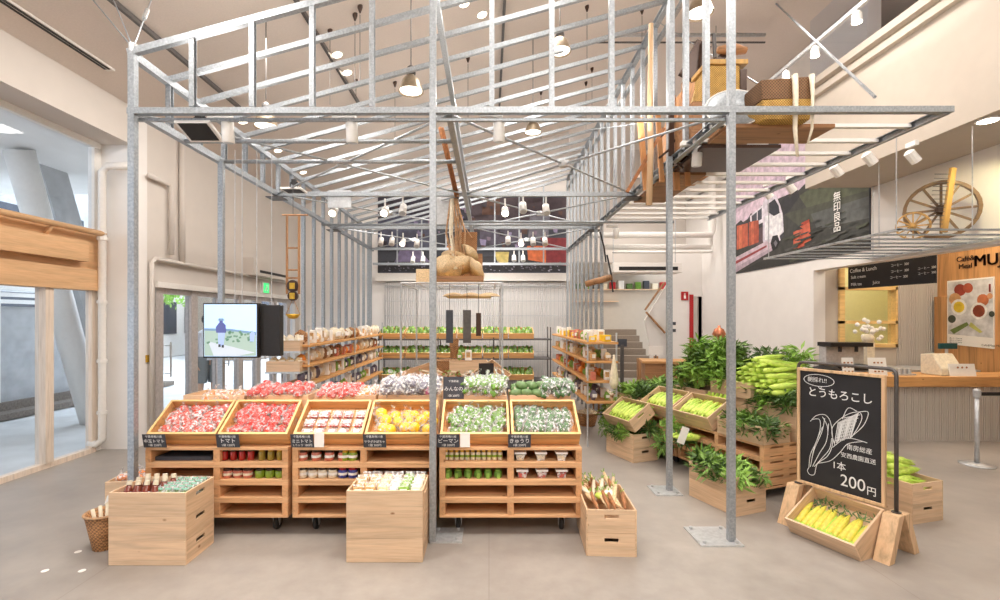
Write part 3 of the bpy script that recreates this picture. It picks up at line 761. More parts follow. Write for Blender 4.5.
KP0, KP1 = Kind(make_pallet(True)), Kind(make_pallet(False))
YF = 3.66; stands = [-2.665+PW/2, -1.515+PW/2-.01, -.385+PW/2]
names = ['leftmost stall','middle stall','right stall']
for i, x in enumerate(stands):
    for k in range(4):
        (KP0 if k == 0 else KP1).place((x, YF, .147+k*(PH+.0004)), label='%s pallet of the %s' % (['bottom wheeled','second lowest','third','top'][k], names[i]))
ZP = .147+4*PH+.002     # pallet top

# slanted boxes
TL_ = R(36)
def make_slant():
    r = empty('slanted_box', 'x', 'box', group='slanted display boxes on the stalls')
    W, D, hh, t = .535, .36, .125, .014
    MB().b(-W/2,W/2,0,t,0,hh).build('front_board','box',r,bevel=.002)
    MB().b(-W/2,W/2,D-t,D,0,hh).build('back_board','box',r,bevel=.002)
    for s in (-1,1): MB().b(s*W/2-(t if s>0 else 0), s*W/2+(0 if s>0 else t), t, D-t, 0, hh).build('side_board','box',r,bevel=.002)
    MB().b(-W/2+t,W/2-t,t,D-t,.016,.028).build('bottom_board','box',r)
    b = MB(); e = .002
    b.b(-W/2-e,W/2+e,-e,t+e,hh,hh+.004); b.b(-W/2-e,W/2+e,D-t-e,D+e,hh,hh+.004)
    for s in (-1,1): b.b(s*W/2-(t if s>0 else 0)-e, s*W/2+(0 if s>0 else t)+e, t, D-t, hh, hh+.004)
    b.build('top_edge','rim',r)
    return r
KS = Kind(make_slant())
bx = []
prod = ['wrapped medium tomatoes','wrapped red tomatoes','boxed cherry tomatoes','yellow pumpkins','bagged green peppers','bagged cucumbers']
for i, x in enumerate(stands):
    for j in (-1, 1):
        n = len(bx); cx = x+j*.277
        KS.place((cx, 3.735, ZP+.002), (TL_,0,0), label='slanted wooden box holding %s' % prod[n])
        bx.append(cx)
        # crates behind hold the slanted boxes' backs and the second row of produce
        for q in range(2):
            KX.place((cx, 4.262, ZP+.002+q*CH), label='%s crate behind the box of %s' % (['lower','upper'][q], prod[n]), group='crates in the second row on the stalls')
SM = Matrix.Translation((0,3.735,ZP+.002)) @ Matrix.Rotation(TL_,4,'X')
def slot_pt(cx, u, v, w=.012):
    w += .018     # point inside a slanted box
    p = SM @ Vector((u, v, w)); p.x += cx; return p

# ------------------------------------------------------------------ produce prototypes
rg = random.Random(11)
def blob(b, r, sc, amp=.12, n=10, seed=0, c=(0,0,0)):
    q = random.Random(seed); start = len(b.bm.verts)
    b.ball(c, r, n, sc)
    b.bm.verts.ensure_lookup_table()
    for v in b.bm.verts[start:]:
        v.co = Vector(c)+(v.co-Vector(c))*(1+q.uniform(-amp, amp))
def bag_proto(name, label, cat, vegname, mat, film, nveg=4, rv=.028, size=(.055,.05,.032), seed=1, veg='ball', tuft=True):
    r = empty(name, label, cat); q = random.Random(seed)
    for k in range(nveg):
        a = k*2.4+q.random(); d = size[0]*.55*math.sqrt((k+.4)/nveg)
        c = (d*math.cos(a), d*math.sin(a)*.9, size[2]*.9+q.uniform(0,.012)); b = MB()
        if veg == 'ball': b.ball(c, rv*q.uniform(.85,1.1), 8, (1,1,.9))
        elif veg == 'pepper': b.tube([(c[0]-.02,c[1]-.03,c[2]),(c[0],c[1],c[2]+.006),(c[0]+.015,c[1]+.03,c[2])],[.009,.021,.012],7)
        elif veg == 'cuke': b.tube([(c[0]-.01,-.075,size[2]*.6+.012*(k%2)),(c[0],0,size[2]*.6+.018+.012*(k%2)),(c[0]+.01,.075,size[2]*.6+.012*(k%2))],[.01,.016,.01],7)
        b.build(vegname, mat, r, smooth=True)
    b = MB(); blob(b, 1, size, .16, 12, seed, (0,0,size[2]))
    if tuft:
        p = Vector((q.uniform(-.01,.01), size[1]*.7, size[2]*1.7)); pts = [p+Vector((q.uniform(-.03,.03), q.uniform(-.005,.02), .03+q.uniform(0,.02))) for _ in range(4)]
        for k in range(3): b.poly([p, pts[k], pts[k+1]])
    b.build('plastic_bag', film, r)
    return r
G = {}
G['mtom'] = Kind(bag_proto('tomato_bag','x','bag of tomatoes','tomato','pinkred','film2',4,.03,(.06,.055,.036),2))
G['tom'] = Kind(bag_proto('tomato_bag','x','bag of tomatoes','tomato','red','film',4,.034,(.062,.058,.04),3))
G['pump'] = Kind(bag_proto('pumpkin_bag','x','bagged pumpkin','pumpkin','yellow','film',1,.05,(.055,.055,.052),4))
G['pep'] = Kind(bag_proto('pepper_bag','x','bag of peppers','pepper','pepper','film2',5,.03,(.058,.055,.036),5,'pepper'))
G['cuke'] = Kind(bag_proto('cucumber_bag','x','bag of cucumbers','cucumber','cuke','film2',4,.03,(.045,.08,.03),6,'cuke'))
G['egg'] = Kind(bag_proto('vegetable_bag','x','bag of vegetables','grey_vegetable','egg','film2',4,.032,(.06,.058,.045),7))
G['orng'] = Kind(bag_proto('vegetable_bag','x','bag of vegetables','orange_vegetable','orangev','film2',4,.022,(.05,.045,.03),9))
def fill(K, cx, spots, label, group, scr=(.9,1.1), tilt=TL_):
    for (u, v, w) in spots:
        s = rg.uniform(*scr)
        K.place(slot_pt(cx,u,v,w), (tilt+rg.uniform(-.15,.15), rg.uniform(-.15,.15), rg.uniform(-.5,.5)), s, label, group)
def jit(nu, nv, u0, u1, v0, v1, w0=.012, j=.012, stag=True):
    o = []
    for a in range(nv):
        for c in range(nu):
            u = u0+(u1-u0)*(c+.5)/nu + (.25*(u1-u0)/nu if (a%2 and stag) else -.1*(u1-u0)/nu if stag else 0)
            v = v0+(v1-v0)*(a+.5)/nv
            o.append((u+rg.uniform(-j,j), v+rg.uniform(-j,j), w0+rg.uniform(0,.012)))
    return o
fill(G['mtom'], bx[0], jit(5,4,-.225,.225,.045,.34), 'clear bag of pale red tomatoes heaped in the leftmost slanted box', 'tomato bags in the first slanted box')
fill(G['tom'], bx[1], jit(5,4,-.225,.225,.045,.34), 'clear bag of red tomatoes heaped in the second slanted box', 'tomato bags in the second slanted box')
fill(G['pump'], bx[3], jit(5,3,-.225,.235,.05,.27), 'bagged yellow pumpkin in the slanted box left of the middle post', 'bagged yellow pumpkins', (.85,1.15))
fill(G['pep'], bx[4], jit(5,4,-.225,.225,.045,.33), 'clear bag of green peppers heaped in the slanted box right of the post', 'green pepper bags')
fill(G['cuke'], bx[5], jit(7,3,-.225,.225,.085,.31), 'clear bag of cucumbers heaped in the rightmost slanted box', 'cucumber bags in the front row')
# cherry tomato punnets 5 x 3
r = empty('cherry_tomato_pack','x','tomato pack')
b = MB(); b.hexa([(-.034,-.03,0),(.034,-.03,0),(.034,.03,0),(-.034,.03,0),(-.042,-.037,.04),(.042,-.037,.04),(.042,.037,.04),(-.042,.037,.04)]); b.build('plastic_tub','film',r)
b = MB(); 
for i in range(3):
    for j in range(3): b.ball((-.022+.022*i,-.02+.02*j,.022),.0135,6)
b.build('cherry_tomatoes','red',r,smooth=True)
MB().b(-.022,.022,-.012,.02,.041,.043).build('label_sticker','paper',r)
MB().b(-.043,.043,-.038,.038,.039,.041).build('lid','film',r)
K = Kind(r)
for a in range(3):
    for c in range(5):
        K.place(slot_pt(bx[2], -.195+.0975*c+rg.uniform(-.004,.004), .055+.095*a, .03), (TL_,0,rg.uniform(-.06,.06)), 1,
                'clear pack of cherry tomatoes, %s from left in the %s row' % (ORD[c], ['front','middle','back'][a]), 'cherry tomato packs')
MB().b(0,0.001,0,.001,0,.001).build('z','paper')
bpy.data.objects.remove(bpy.data.objects['z'])
# raise the box 2 fill: inner false floor
MB().b(-.25,.25,.016,.344,.0285,.046).build('false_bottom','box',None)
o = bpy.data.objects['false_bottom']; 
for s_ in bpy.data.objects:
    if s_.get('label') == 'slanted wooden box holding boxed cherry tomatoes': o.parent = s_

# second row produce (crate rim z)
ZR = ZP+2*CH
def back(K, cx, nu, nv, label, group, u0=-.24, u1=.24, z=ZR-.03, sc=(.9,1.15), layers=1, s0=1):
    for L in range(layers):
        for a in range(nv):
            for c in range(nu):
                s = rg.uniform(*sc)*s0
                K.place((cx+u0+(u1-u0)*(c+.5)/nu+rg.uniform(-.01,.01)+(.02 if L else 0), 4.13+.085*a+rg.uniform(-.01,.01), z+L*.05+rg.uniform(0,.01)+.012*a),
                        (.35+rg.uniform(-.3,.3), rg.uniform(-.3,.3), rg.uniform(-1,1)), s, label, group)
for i, cx in enumerate(bx):     # heap support inside the upper crate (uncountable packing)
    pass
back(G['orng'], bx[0], 4, 2, 'bag of orange vegetables at the back left of the leftmost stall', 'orange vegetable bags', -.12, .22, z=ZR-.05)
back(G['tom'], bx[1], 5, 3, 'bag of red tomatoes in the second row behind the tomato box', 'second row tomato bags', s0=1.05, z=ZR-.02)
back(G['tom'], bx[2], 5, 3, 'bag of red tomatoes in the second row behind the cherry tomato packs', 'second row tomato bags behind the packs', -.24,.1, s0=.95, z=ZR-.03)
back(G['orng'], bx[2], 2, 3, 'bag of pale orange vegetables beside the second row tomatoes', 'pale orange bags', .1,.24)
back(G['egg'], bx[3], 5, 3, 'silvery bag of dark vegetables in the second row behind the pumpkins', 'silvery bags behind the pumpkins', s0=1.15, z=ZR-.02, layers=2)
back(G['pep'], bx[4], 5, 3, 'bag of leafy green peppers in the second row beside the slate sign', 'second row pepper bags', -.12,.24, s0=1.2, z=ZR-.01, layers=2)
b0 = empty('green_squash','x','squash'); q=MB(); q.lathe([(.01,0),(.045,.008),(.062,.035),(.055,.065),(.02,.078)],12); q.build('squash_body','squash',b0,smooth=True); MB().tube([(0,0,.07),(.004,0,.095)],.007,6).build('stem','cream',b0)
K = Kind(b0)
for a in range(3):
    for c in range(3): K.place((bx[5]-.2+c*.095+rg.uniform(-.01,.01), 4.14+.09*a, ZR-.03+.012*a), (rg.uniform(-.3,.3),rg.uniform(-.3,.3),0), 1, 'round green squash in the second row behind the cucumbers', 'green squashes')
for c in range(3): K.place((bx[5]-.16+c*.09, 4.2, ZR+.035), (0,.2,0), .95, 'round green squash lying on top of the squash heap', 'green squashes on top')
back(G['cuke'], bx[5], 5, 2, 'upright bag of cucumbers in the second row beside the squashes', 'second row cucumber bags', .03,.25, s0=1.1, z=ZR-.0, layers=2)
tag(MB().ball((bx[3]+.22,4.14,ZR+.05),.045,10).build('pink_onion','onion',smooth=True),'pink onion beside the silvery bags next to the steel post','onion')
tag(MB().ball((bx[3]+.16,4.12,ZR+.04),.04,10).build('pink_onion','onion',smooth=True),'smaller pink onion left of the larger one among silvery bags','onion')

# ------------------------------------------------------------------ jars and tubs in the pallets
def jar(name, label, cat, body, lid, r=.022, h=.06, lab=None):
    t = empty(name, label, cat)
    MB().lathe([(r*.85,0),(r,.004),(r,h*.72),(r*.75,h*.82)],12).build('jar_body',body,t,smooth=True)
    MB().lathe([(r*.84,h*.8),(r*.84,h),(r*.5,h+.001)],12).build('lid',lid,t)
    if lab: MB().lathe([(r+.0008,h*.3),(r+.0008,h*.55)],12,cap=False).build('jar_label',lab,t)
    return t
def shelfz(k): return .147+(4-k)*(PH+.0004)+.0225     # k=1 is the top opening
def row(K, x0, x1, n, k, desc, where, group, y=3.72, z=None, nm=None):
    for i in range(n):
        x = x0 if n == 1 else x0+(x1-x0)*i/(n-1)
        K.place((x, y, shelfz(k)), (0,0,rg.uniform(-.3,.3)), 1, '%s, %s from the left %s' % (desc, ORD[i], where), group)
def px(x, Y=3.72): return (x-VX)/F*Y
J = {}
row(Kind(jar('sauce_jar','x','jar','jarred','dlid',.026,.088,None)), px(225), px(251), 4, 1, 'jar of dark red sauce', 'on the top shelf under the tomatoes', 'red sauce jars')
row(Kind(jar('sauce_jar','x','jar','jarolive','gold',.026,.088,None)), px(262), px(280), 3, 1, 'jar of olive sauce', 'beside the red sauce jars', 'olive sauce jars')
row(Kind(jar('jam_jar','x','jar','jarpink','dlid',.037,.072,'cream')), px(228), px(248), 3, 2, 'squat jar of pink jam', 'on the second shelf under the tomatoes', 'pink jam jars')
row(Kind(jar('jam_jar','x','jar','jargreen','dlid',.037,.072,None)), px(260), px(280), 3, 2, 'squat jar of green jam', 'beside the pink jam jars', 'green jam jars')
def can(lbl, mat, mat2): return jar('food_can',lbl,'can',mat,mat2,.037,.08,'paper')
row(Kind(can('x','jarpink','dlid')), px(303), px(343), 4, 1, 'pink labelled can', 'on the top shelf under the cherry tomatoes', 'pink cans')
row(Kind(can('x','jargreen','gold')), px(343.5)+.0+.008, px(353), 2, 1, 'green labelled can', 'beside the pink cans', 'green cans')
row(Kind(can('x','cream','dlid')), px(303), px(333), 4, 2, 'cream labelled can', 'on the second shelf under the cherry tomatoes', 'cream cans')
row(Kind(can('x','jarblue','redp')), px(343), px(353), 2, 2, 'blue labelled can', 'beside the cream cans', 'blue cans')
row(Kind(jar('dressing_bottle','x','bottle','cream','gold',.019,.08,'jargreen')), px(446), px(500), 11, 1, 'small yellow-capped bottle', 'on the top shelf under the green peppers', 'yellow-capped bottles')
def pouch():
    t = empty('green_pouch_jar','x','jar')
    MB().lathe([(.026,0),(.032,.01),(.03,.045),(.02,.055)],12).build('jar_body','pepper',t,smooth=True)
    MB().lathe([(.024,.055),(.026,.062),(.012,.07)],12).build('lid','leafl',t)
    MB().b(-.012,.012,-.036,-.033,-.012,.04).build('tag','leafl',t); return t
row(Kind(pouch()), px(448), px(498), 6, 2, 'round green jar with tag', 'on the second shelf under green peppers', 'green tagged jars')
def tub(m):
    t = empty('food_tub','x','tub')
    MB().lathe([(.032,0),(.044,.045)],4,Matrix.Rotation(R(45),4,'Z')).build('tub_body','film2',t)
    MB().lathe([(.028,.004),(.038,.036)],4,Matrix.Rotation(R(45),4,'Z')).build('contents',m,t)
    MB().lathe([(.052,.045),(.052,.056)],4,Matrix.Rotation(R(45),4,'Z')).build('lid','paper',t); return t
def rowt(K,x0,x1,n,k,d,w,g):
    for i in range(n): K.place((x0+(x1-x0)*i/(n-1),3.72,shelfz(k)),(0,0,0),1.25,'%s, %s from the left %s'%(d,ORD[i],w),g)
rowt(Kind(tub('cream')), px(520), px(561), 3, 1, 'clear tub with white lid', 'on the top shelf under the cucumbers', 'white tubs')
rowt(Kind(tub('pinkred')), px(522), px(561), 3, 2, 'clear tub with pinkish contents', 'on the second shelf under the cucumbers', 'pink tubs')
b = MB(); b.prism([(px(157),3.7,shelfz(1)),(px(213),3.7,shelfz(1)),(px(210),3.95,shelfz(1)),(px(160),3.95,shelfz(1))],(0,0,.03))
tag(b.build('wrapped_tray','slate'),'dark wrapped packets lying on the top shelf of the leftmost stall','packet')

# ------------------------------------------------------------------ price signs
def sign(cx, w, lines, label, lean=0, py=None, y=3.642, z=None, h=.108, card=False):
    z = ZP+.006 if z is None else z
    t = empty('price_sign', label, 'sign', (cx, y, z)); t.rotation_euler = (R(lean),0,0)
    MB().b(0,w,-.004,0,0,h).build('sign_board','slate',t)
    m = lambda x,zz: Matrix.Translation((x,-.0048,zz)) @ Matrix.Rotation(R(90),4,'X')
    text(lines[0],'top_line',.022,'chalk',t,m(w/2,h*.76),'CENTER'); text(lines[1],'name_line',min(.042,w*.92/max(1,len(lines[1]))),'chalk',t,m(w/2,h*.38),'CENTER',.0012); text(lines[2],'price_line',.024,'chalk',t,m(w/2,h*.1),'CENTER')
    return t
tops = '千葉県鴨川産'
xs = [atY(145,0,3.65).x, atY(218,0,3.65).x, atY(292,0,3.65).x, atY(364,0,3.65).x, atY(437,0,3.65).x, atY(508,0,3.65).x]
nm = [('中玉トマト','1袋 250円'),('トマト','1袋 150円'),('ミニトマト','1パック 180円'),('サラダかぼちゃ','1個 200円'),('ピーマン','1袋 200円'),('きゅうり','1袋 200円')]
for i in range(6): sign(xs[i], .175, (tops, nm[i][0], nm[i][1]), 'slate price sign on the slanted box of %s' % prod[i], lean=-TL_*0+12)
tag(MB().b(xs[2]+.18,xs[2]+.255,3.628,3.632,ZP+.01,ZP+.12).build('info_card','paper'),'white card beside the cherry tomato sign','card')
tag(MB().b(xs[4]+.18,xs[4]+.255,3.628,3.632,ZP+.01,ZP+.12).build('info_card','paper'),'white card beside the green pepper sign','card')
sign(atY(443,0,4.08).x, .18, ('千葉県産','みんなの','1袋 200円'), 'slate price sign standing in the second row behind the green peppers', lean=-8, y=4.09, z=ZR-.03, h=.19)

# ------------------------------------------------------------------ contents of the floor crates
# left: bottles and herb packs
def bottle():
    t = empty('drink_bottle','x','bottle')
    MB().lathe([(.022,0),(.028,.01),(.03,.09),(.02,.12),(.012,.14)],12).build('bottle_body',flat('amber_drink',(120,50,34),.15,coat=.5),t,smooth=True)
    MB().lathe([(.017,.14),(.017,.168)],10).build('cap','cream',t)
    MB().lathe([(.0305,.03),(.0305,.08)],12,cap=False).build('bottle_label','pinkred',t); return t
K = Kind(bottle()); zb = 2*CH+.014
MB().b(0,.001,0,.001,0,.001).build('zz','paper'); bpy.data.objects.remove(bpy.data.objects['zz'])
for a in range(3):
    for c in range(4): K.place((-2.53+c*.062+.012*a, 3.29+.075*a, zb+.04), (R(-12),0,0), 1, 'brown drink bottle with cream cap, %s in the %s row of the front left crate' % (ORD[c], ORD[a]), 'drink bottles in the front left crate')
def pack(mat, w=.07, h=.13, d=.02):
    t = empty('herb_pack','x','packet')
    b = MB(); blob(b, 1, (w*.5,d*.6,h*.46), .22, 8, 5, (0,0,h/2)); b.build('contents',mat,t)
    MB().prism([(-w/2,-d/2,0),(w/2,-d/2,0),(w/2+.004,-d/2,h),(-w/2-.004,-d/2,h)],(0,d,0)).build('packet_film','film2',t); 
    MB().b(-w*.3,w*.3,-d/2-.002,-d/2-.001,h*.84,h*.93).build('packet_label',flat('mint_label',(140,196,176),.5),t); return t
K = Kind(pack('leafd'))
for a in range(5):
    for c in range(4): K.place((-2.315+c*.058, 3.27+.055*a, zb+.045), (R(-28),R(2),rg.uniform(-.1,.1)), 1, 'packet of dark greens, %s in the %s row of the front left crate' % (ORD[c], ORD[a]), 'herb packets in the front left crate')
K2 = Kind(pack('cream',.06,.07,.02))
for c in range(7): K2.place((-2.53+c*.065, 3.262, zb+.075), (R(-35),0,rg.uniform(-.15,.15)), 1, 'small cream packet, %s along the front edge of the front left crate' % ORD[c], 'cream packets along the crate edge')
# centre crate packs
cols = ['cream','orangev','leafl','paper','pepper','brownv']
def pack2(m1):
    t = empty('snack_packet','x','packet')
    b = MB(); b.prism([(-.036,-.012,0),(.036,-.012,0),(.036,-.012,.105),(-.036,-.012,.105)],(0,.024,0)); b.build('packet_body',m1,t,bevel=.006)
    MB().b(-.024,.024,-.014,-.0125,.03,.085).build('packet_label','paper',t)
    b = MB(); b.prism([(-.036,-.002,.105),(.036,-.002,.105),(.038,-.002,.125),(-.038,-.002,.125)],(0,.004,0)); b.build('packet_seal','film2',t); return t
Ks = [Kind(pack2(c)) for c in ('tan','straw','film2','leafl','cream')]
kn = ['cream snack','cream rice','clear wrapped','green leafy','white paper']
for a in range(5):
    for c in range(6):
        i = min(4, c*5//6) if c else 0
        Ks[i].place((-.935+c*.083+rg.uniform(-.006,.006), 3.33+.054*a, zb+.05+.005*a), (R(-30),0,rg.uniform(-.2,.2)), 1, '%s packet, %s in the %s row of the centre crate' % (kn[i], ORD[c], ORD[a]), 'packets in the centre crate')
t = empty('drink_bottle','small white-capped bottle at the right end of the centre crate','bottle',(-.52,3.5,zb+.06))
MB().lathe([(.02,0),(.024,.05),(.012,.08)],10).build('bottle_body','cream',t,smooth=True); MB().lathe([(.012,.08),(.012,.1)],10).build('cap','paper',t)
# root vegetables
def root(mat):
    t = empty('root_vegetable','x','root vegetable')
    MB().tube([(0,0,0),(.005,.0,.08),(0,.004,.16),(.006,0,.24)],[.006,.014,.018,.012],8).build('root',mat,t,smooth=True)
    b = MB()
    for k in range(4): b.poly([(0,0,.23),(.02*math.cos(k*1.6)+.005,.02*math.sin(k*1.6),.29),(.01*math.cos(k*1.6+.5),.01*math.sin(k*1.6+.5),.30)])
    b.build('leaf_top','leafl',t); return t
Kr = [Kind(root(m)) for m in ('brownv','cream','straw')]
kn = ['brown','cream white','straw-coloured']
for a in range(9):
    for c in range(4):
        i = (a*2+c*3+a//2) % 3
        Kr[i].place((.80+c*.06+rg.uniform(-.01,.01), 3.40+.052*a, CH+.125+rg.uniform(0,.035)), (R(-78)+rg.uniform(-.2,.2),R(-38)+rg.uniform(-.25,.25),rg.uniform(-.5,.5)), rg.uniform(.85,1.05), '%s root vegetable piled in the crate beside the right stall' % kn[i], '%s root vegetables' % kn[i])
b = MB(); b.ball((.86,3.62,.335),.05,8,(1,1,.5)); tag(b.build('lime_packet','corng2',smooth=True),'bright lime green packet on top of the root vegetables','packet')
b = MB(); b.ball((.93,3.66,.335),.05,8,(1,1,.5)); tag(b.build('white_packet','paper',smooth=True),'white wrapped packet on top of the root vegetables','packet')

# ------------------------------------------------------------------ baskets
def basket(loc, r0, r1, h, label, mat='wick', handle=False, fillm=None, n=20):
    t = empty('wicker_basket', label, 'basket', loc)
    MB().lathe([(r0,0),(r0+.3*(r1-r0),h*.3),(r1,h),(r1-.015,h),(r0-.01,.01)],n,cap=False).build('basket_wall',mat,t,smooth=True)
    b = MB(); b.tube([(r1*math.cos(a*2*math.pi/24),r1*math.sin(a*2*math.pi/24),h) for a in range(25)],.009,6); b.build('basket_rim','rope',t)
    MB().lathe([(r0,.0),(r0,.01)],n).build('basket_base',mat,t)
    return t
bl = fl(100,551); basket((bl.x-.01, bl.y+.06, 0), .075, .125, .26, 'tall brown wicker basket on the floor left of the front crates','wick')
t = empty('rolled_papers','pale rolled papers standing in the tall basket at left','roll',(bl.x-.01,bl.y+.05,.02))
for k in range(4): MB().tube([(-.03+.02*k,0,.0),(-.07+.04*k,.02*k-.02,.27+.02*k)],.012,8).build('roll','cream',t,smooth=True)
b = MB(); b.poly([(0,0,.3),(.05,.0,.34),(.06,0,.40),(.02,0,.36)]); b.build('leaf_tip','paper',t)
c = fl(590,428); basket((c.x, c.y+.2, 0), .12, .17, .2, 'brown basket of white bulbs at the foot of the right shelf','wick')
c2 = (c.x, c.y+.2)
K = None
gb = empty('garlic_bulb','x','garlic'); MB().lathe([(.005,0),(.03,.008),(.036,.025),(.02,.045),(.006,.06)],10).build('bulb','cream',gb,smooth=True); MB().tube([(0,0,.055),(.003,0,.08)],.005,5).build('stalk','cream',gb)
KG = Kind(gb)
for k in range(22):
    a = k*2.4; d = .14*math.sqrt(k/22); KG.place((c2[0]+d*math.cos(a), c2[1]+d*math.sin(a), .16+.05*(1-d/.14)), (rg.uniform(-.5,.5),rg.uniform(-.5,.5),0), 1, 'white garlic bulb heaped in the basket beside the right stall', 'garlic bulbs in the near basket')
c = fl(604,413); basket((c.x+.02, c.y+.25, 0), .15, .22, .3, 'larger basket of white bulbs behind the other basket','wick')
for k in range(22):
    a = k*2.4; d = .19*math.sqrt(k/22); KG.place((c.x+.02+d*math.cos(a), c.y+.25+d*math.sin(a), .26+.09*(1-d/.19)), (rg.uniform(-.5,.5),rg.uniform(-.5,.5),0), 1.25, 'white garlic bulb heaped in the larger basket behind', 'garlic bulbs in the rear basket')
# small crate on the floor left of the first stall, behind post
stack(KX, -2.95, 4.12, 2, R(8), what='behind the leftmost post')
for k in range(10):
    G['orng'].place((-3.14+.085*(k%5), 4.04+.12*(k//5), .30), (0.2,0,rg.uniform(0,3)), 1.1, 'wrapped bread-coloured bag in the low crate behind the leftmost post', 'wrapped bags behind the leftmost post')
# ------------------------------------------------------------------ corn and leaf prototypes
def make_corn():
    t = empty('corn_cob','x','corn')
    MB().tube([(0,0,0),(0,.03,0),(0,.10,.002),(0,.16,.0),(0,.2,-.002)],[.014,.026,.027,.018,.004],9).build('husk','corng2',t,smooth=True)
    b = MB()
    for s in (-1,1): b.poly([(s*.024,.06,.004),(s*.03,.12,.016),(s*.022,.19,.02),(s*.014,.14,.024),(s*.012,.07,.025)])
    b.poly([(-.01,0,.012),(.01,0,.012),(.014,-.05,.006),(-.012,-.05,.004)])
    b.build('husk_leaf','corng',t); return t
def make_corn_yellow():
    t = empty('corn_cob','x','corn')
    MB().tube([(0,0,0),(0,.03,.004),(0,.09,.006),(0,.15,.006),(0,.19,.004)],[.012,.025,.026,.02,.006],10).build('cob','corny',t,smooth=True)
    b = MB()
    for s in (-1,0,1): b.poly([(s*.022-.012,.0,.02-.012*abs(s)),(s*.022+.012,.0,.02-.012*abs(s)),(s*.026+.006,.12,.028-.02*abs(s)),(s*.03,.16,.026-.02*abs(s)),(s*.026-.008,.1,.028-.02*abs(s))])
    b.build('husk_leaf','corng',t)
    MB().tube([(0,-.03,0),(0,.005,0)],[.012,.014],8).build('stalk','corng',t); return t
KC, KCY = Kind(make_corn()), Kind(make_corn_yellow())
def make_bunch(seed, mats=('leaf','leafd'), n=84, L=.23, lw=.012):
    t = empty('leafy_bunch','x','leaf vegetable'); q = random.Random(seed)
    b = MB(); b2 = MB()
    for k in range(n):
        a = q.uniform(0,6.28); rr = q.uniform(.1,1); tip = Vector((math.cos(a)*rr*.075, math.sin(a)*rr*.075+.01, L*q.uniform(.35,1)))
        base = Vector((math.cos(a)*.015, math.sin(a)*.015, 0)); mid = (base+tip)/2+Vector((0,0,.02))
        if k % 4 == 0: b2.tube([base, mid, tip], .0035, 4)
        d = Vector((math.cos(a+q.uniform(-.8,.8)), math.sin(a+q.uniform(-.8,.8)), q.uniform(-.2,.9))).normalized()
        s = d.cross(Vector((q.uniform(-1,1),q.uniform(-1,1),1))).normalized(); ln = q.uniform(.06,.12)
        b.poly([tip, tip+d*ln*.4+s*lw, tip+d*ln-Vector((0,0,.012)), tip+d*ln*.4-s*lw])
    b.build('leaves', mats[0], t, normals=False); b2.build('stems', mats[1], t)
    return t
KB = [Kind(make_bunch(1)), Kind(make_bunch(2,('leafd','leaf'))), Kind(make_bunch(3,('leafl','leafl')))]
def bunches(org, u, v, nu, nv, du, dv, z, label, group, lean=(0,0), sc=1, zr=.02):
    for a in range(nu):
        for c in range(nv):
            p = org+u*(du*(a+.5))+v*(dv*(c+.5)); 
            KB[rg.randrange(3)].place((p.x+rg.uniform(-.015,.015), p.y+rg.uniform(-.015,.015), z+rg.uniform(0,zr)), (lean[0]+rg.uniform(-.35,.35), lean[1]+rg.uniform(-.35,.35), rg.uniform(0,6)), sc*rg.uniform(.85,1.15), label, group)
# ------------------------------------------------------------------ main right display
A = R(20.5); U = Vector((math.cos(A), math.sin(A), 0)); V = Vector((-math.sin(A), math.cos(A), 0))
def crate_at(corner, n, z0, what, ang=A):   # corner = near corner; long side along V
    u = Vector((math.cos(ang), math.sin(ang), 0)); v = Vector((-math.sin(ang), math.cos(ang), 0))
    p = Vector((corner[0],corner[1],0))+u*.1775+v*.265
    stack(KY, p.x, p.y, n, ang, what, 'crates of the right hand display', z0)
    return Vector((corner[0],corner[1],0)), u, v
# low front crates with leafy bunches
c0, u, v = crate_at((2.10,4.02), 2, 0, 'low at the front of the corn display')
bunches(c0, u, v, 3, 5, .118, .106, CH+.0, 'leafy green bunch standing in the low front crate of the corn display', 'leafy bunches in the low front crate')
# pallets (two wide) behind
o0 = Vector((2.537,4.37,0)) - Vector((0,0,0))
r = empty('wooden_pallet','x','pallet')
b = MB(); b.b(0,.9,0,1.1,.115,.137); b.build('deck_boards','pal',r)
for k in range(3):
    b = MB(); b.b(0,.9,k*.5275,k*.5275+.045,.03,.098)
    for x in (.0,.25,.5,.82): b.b(x,x+.08,k*.5275,k*.5275+.045,.022,.03); b.b(x,x+.08,k*.5275,k*.5275+.045,.098,.115)
    b.build('stringer','pal',r)
MB().b(0,.9,0,1.1,0,.022).build('base_boards','pal',r)
KPR = Kind(r)
for s in range(2):
    base = o0+V*(1.12*s)+U*.012
    for k in range(3):
        KPR.place((base.x,base.y,.1+k*.1375), (0,0,A), 1, '%s slatted pallet under the %s half of the corn display' % (['bottom','middle','top'][k], ['near','far'][s]), 'pallets of the corn display')
    t = empty('caster_board','black caster board under the %s half of the corn display' % ['near','far'][s],'caster board',(base.x,base.y,0),A)
    MB().b(.05,.85,.05,1.05,.075,.098).build('board','black',t)
    for x in (.1,.8):
        for y in (.12,.98): MB().lathe([(.037,-.015),(.037,.015)],14,Matrix.Translation((x,y,.038))@Matrix.Rotation(R(90),4,'Y')).build('wheel','rubber',t)
ZT = .1+3*.1375+.002
def P3(du, dv, z): 
    p = o0+U*du+V*dv; p.z = z; return p
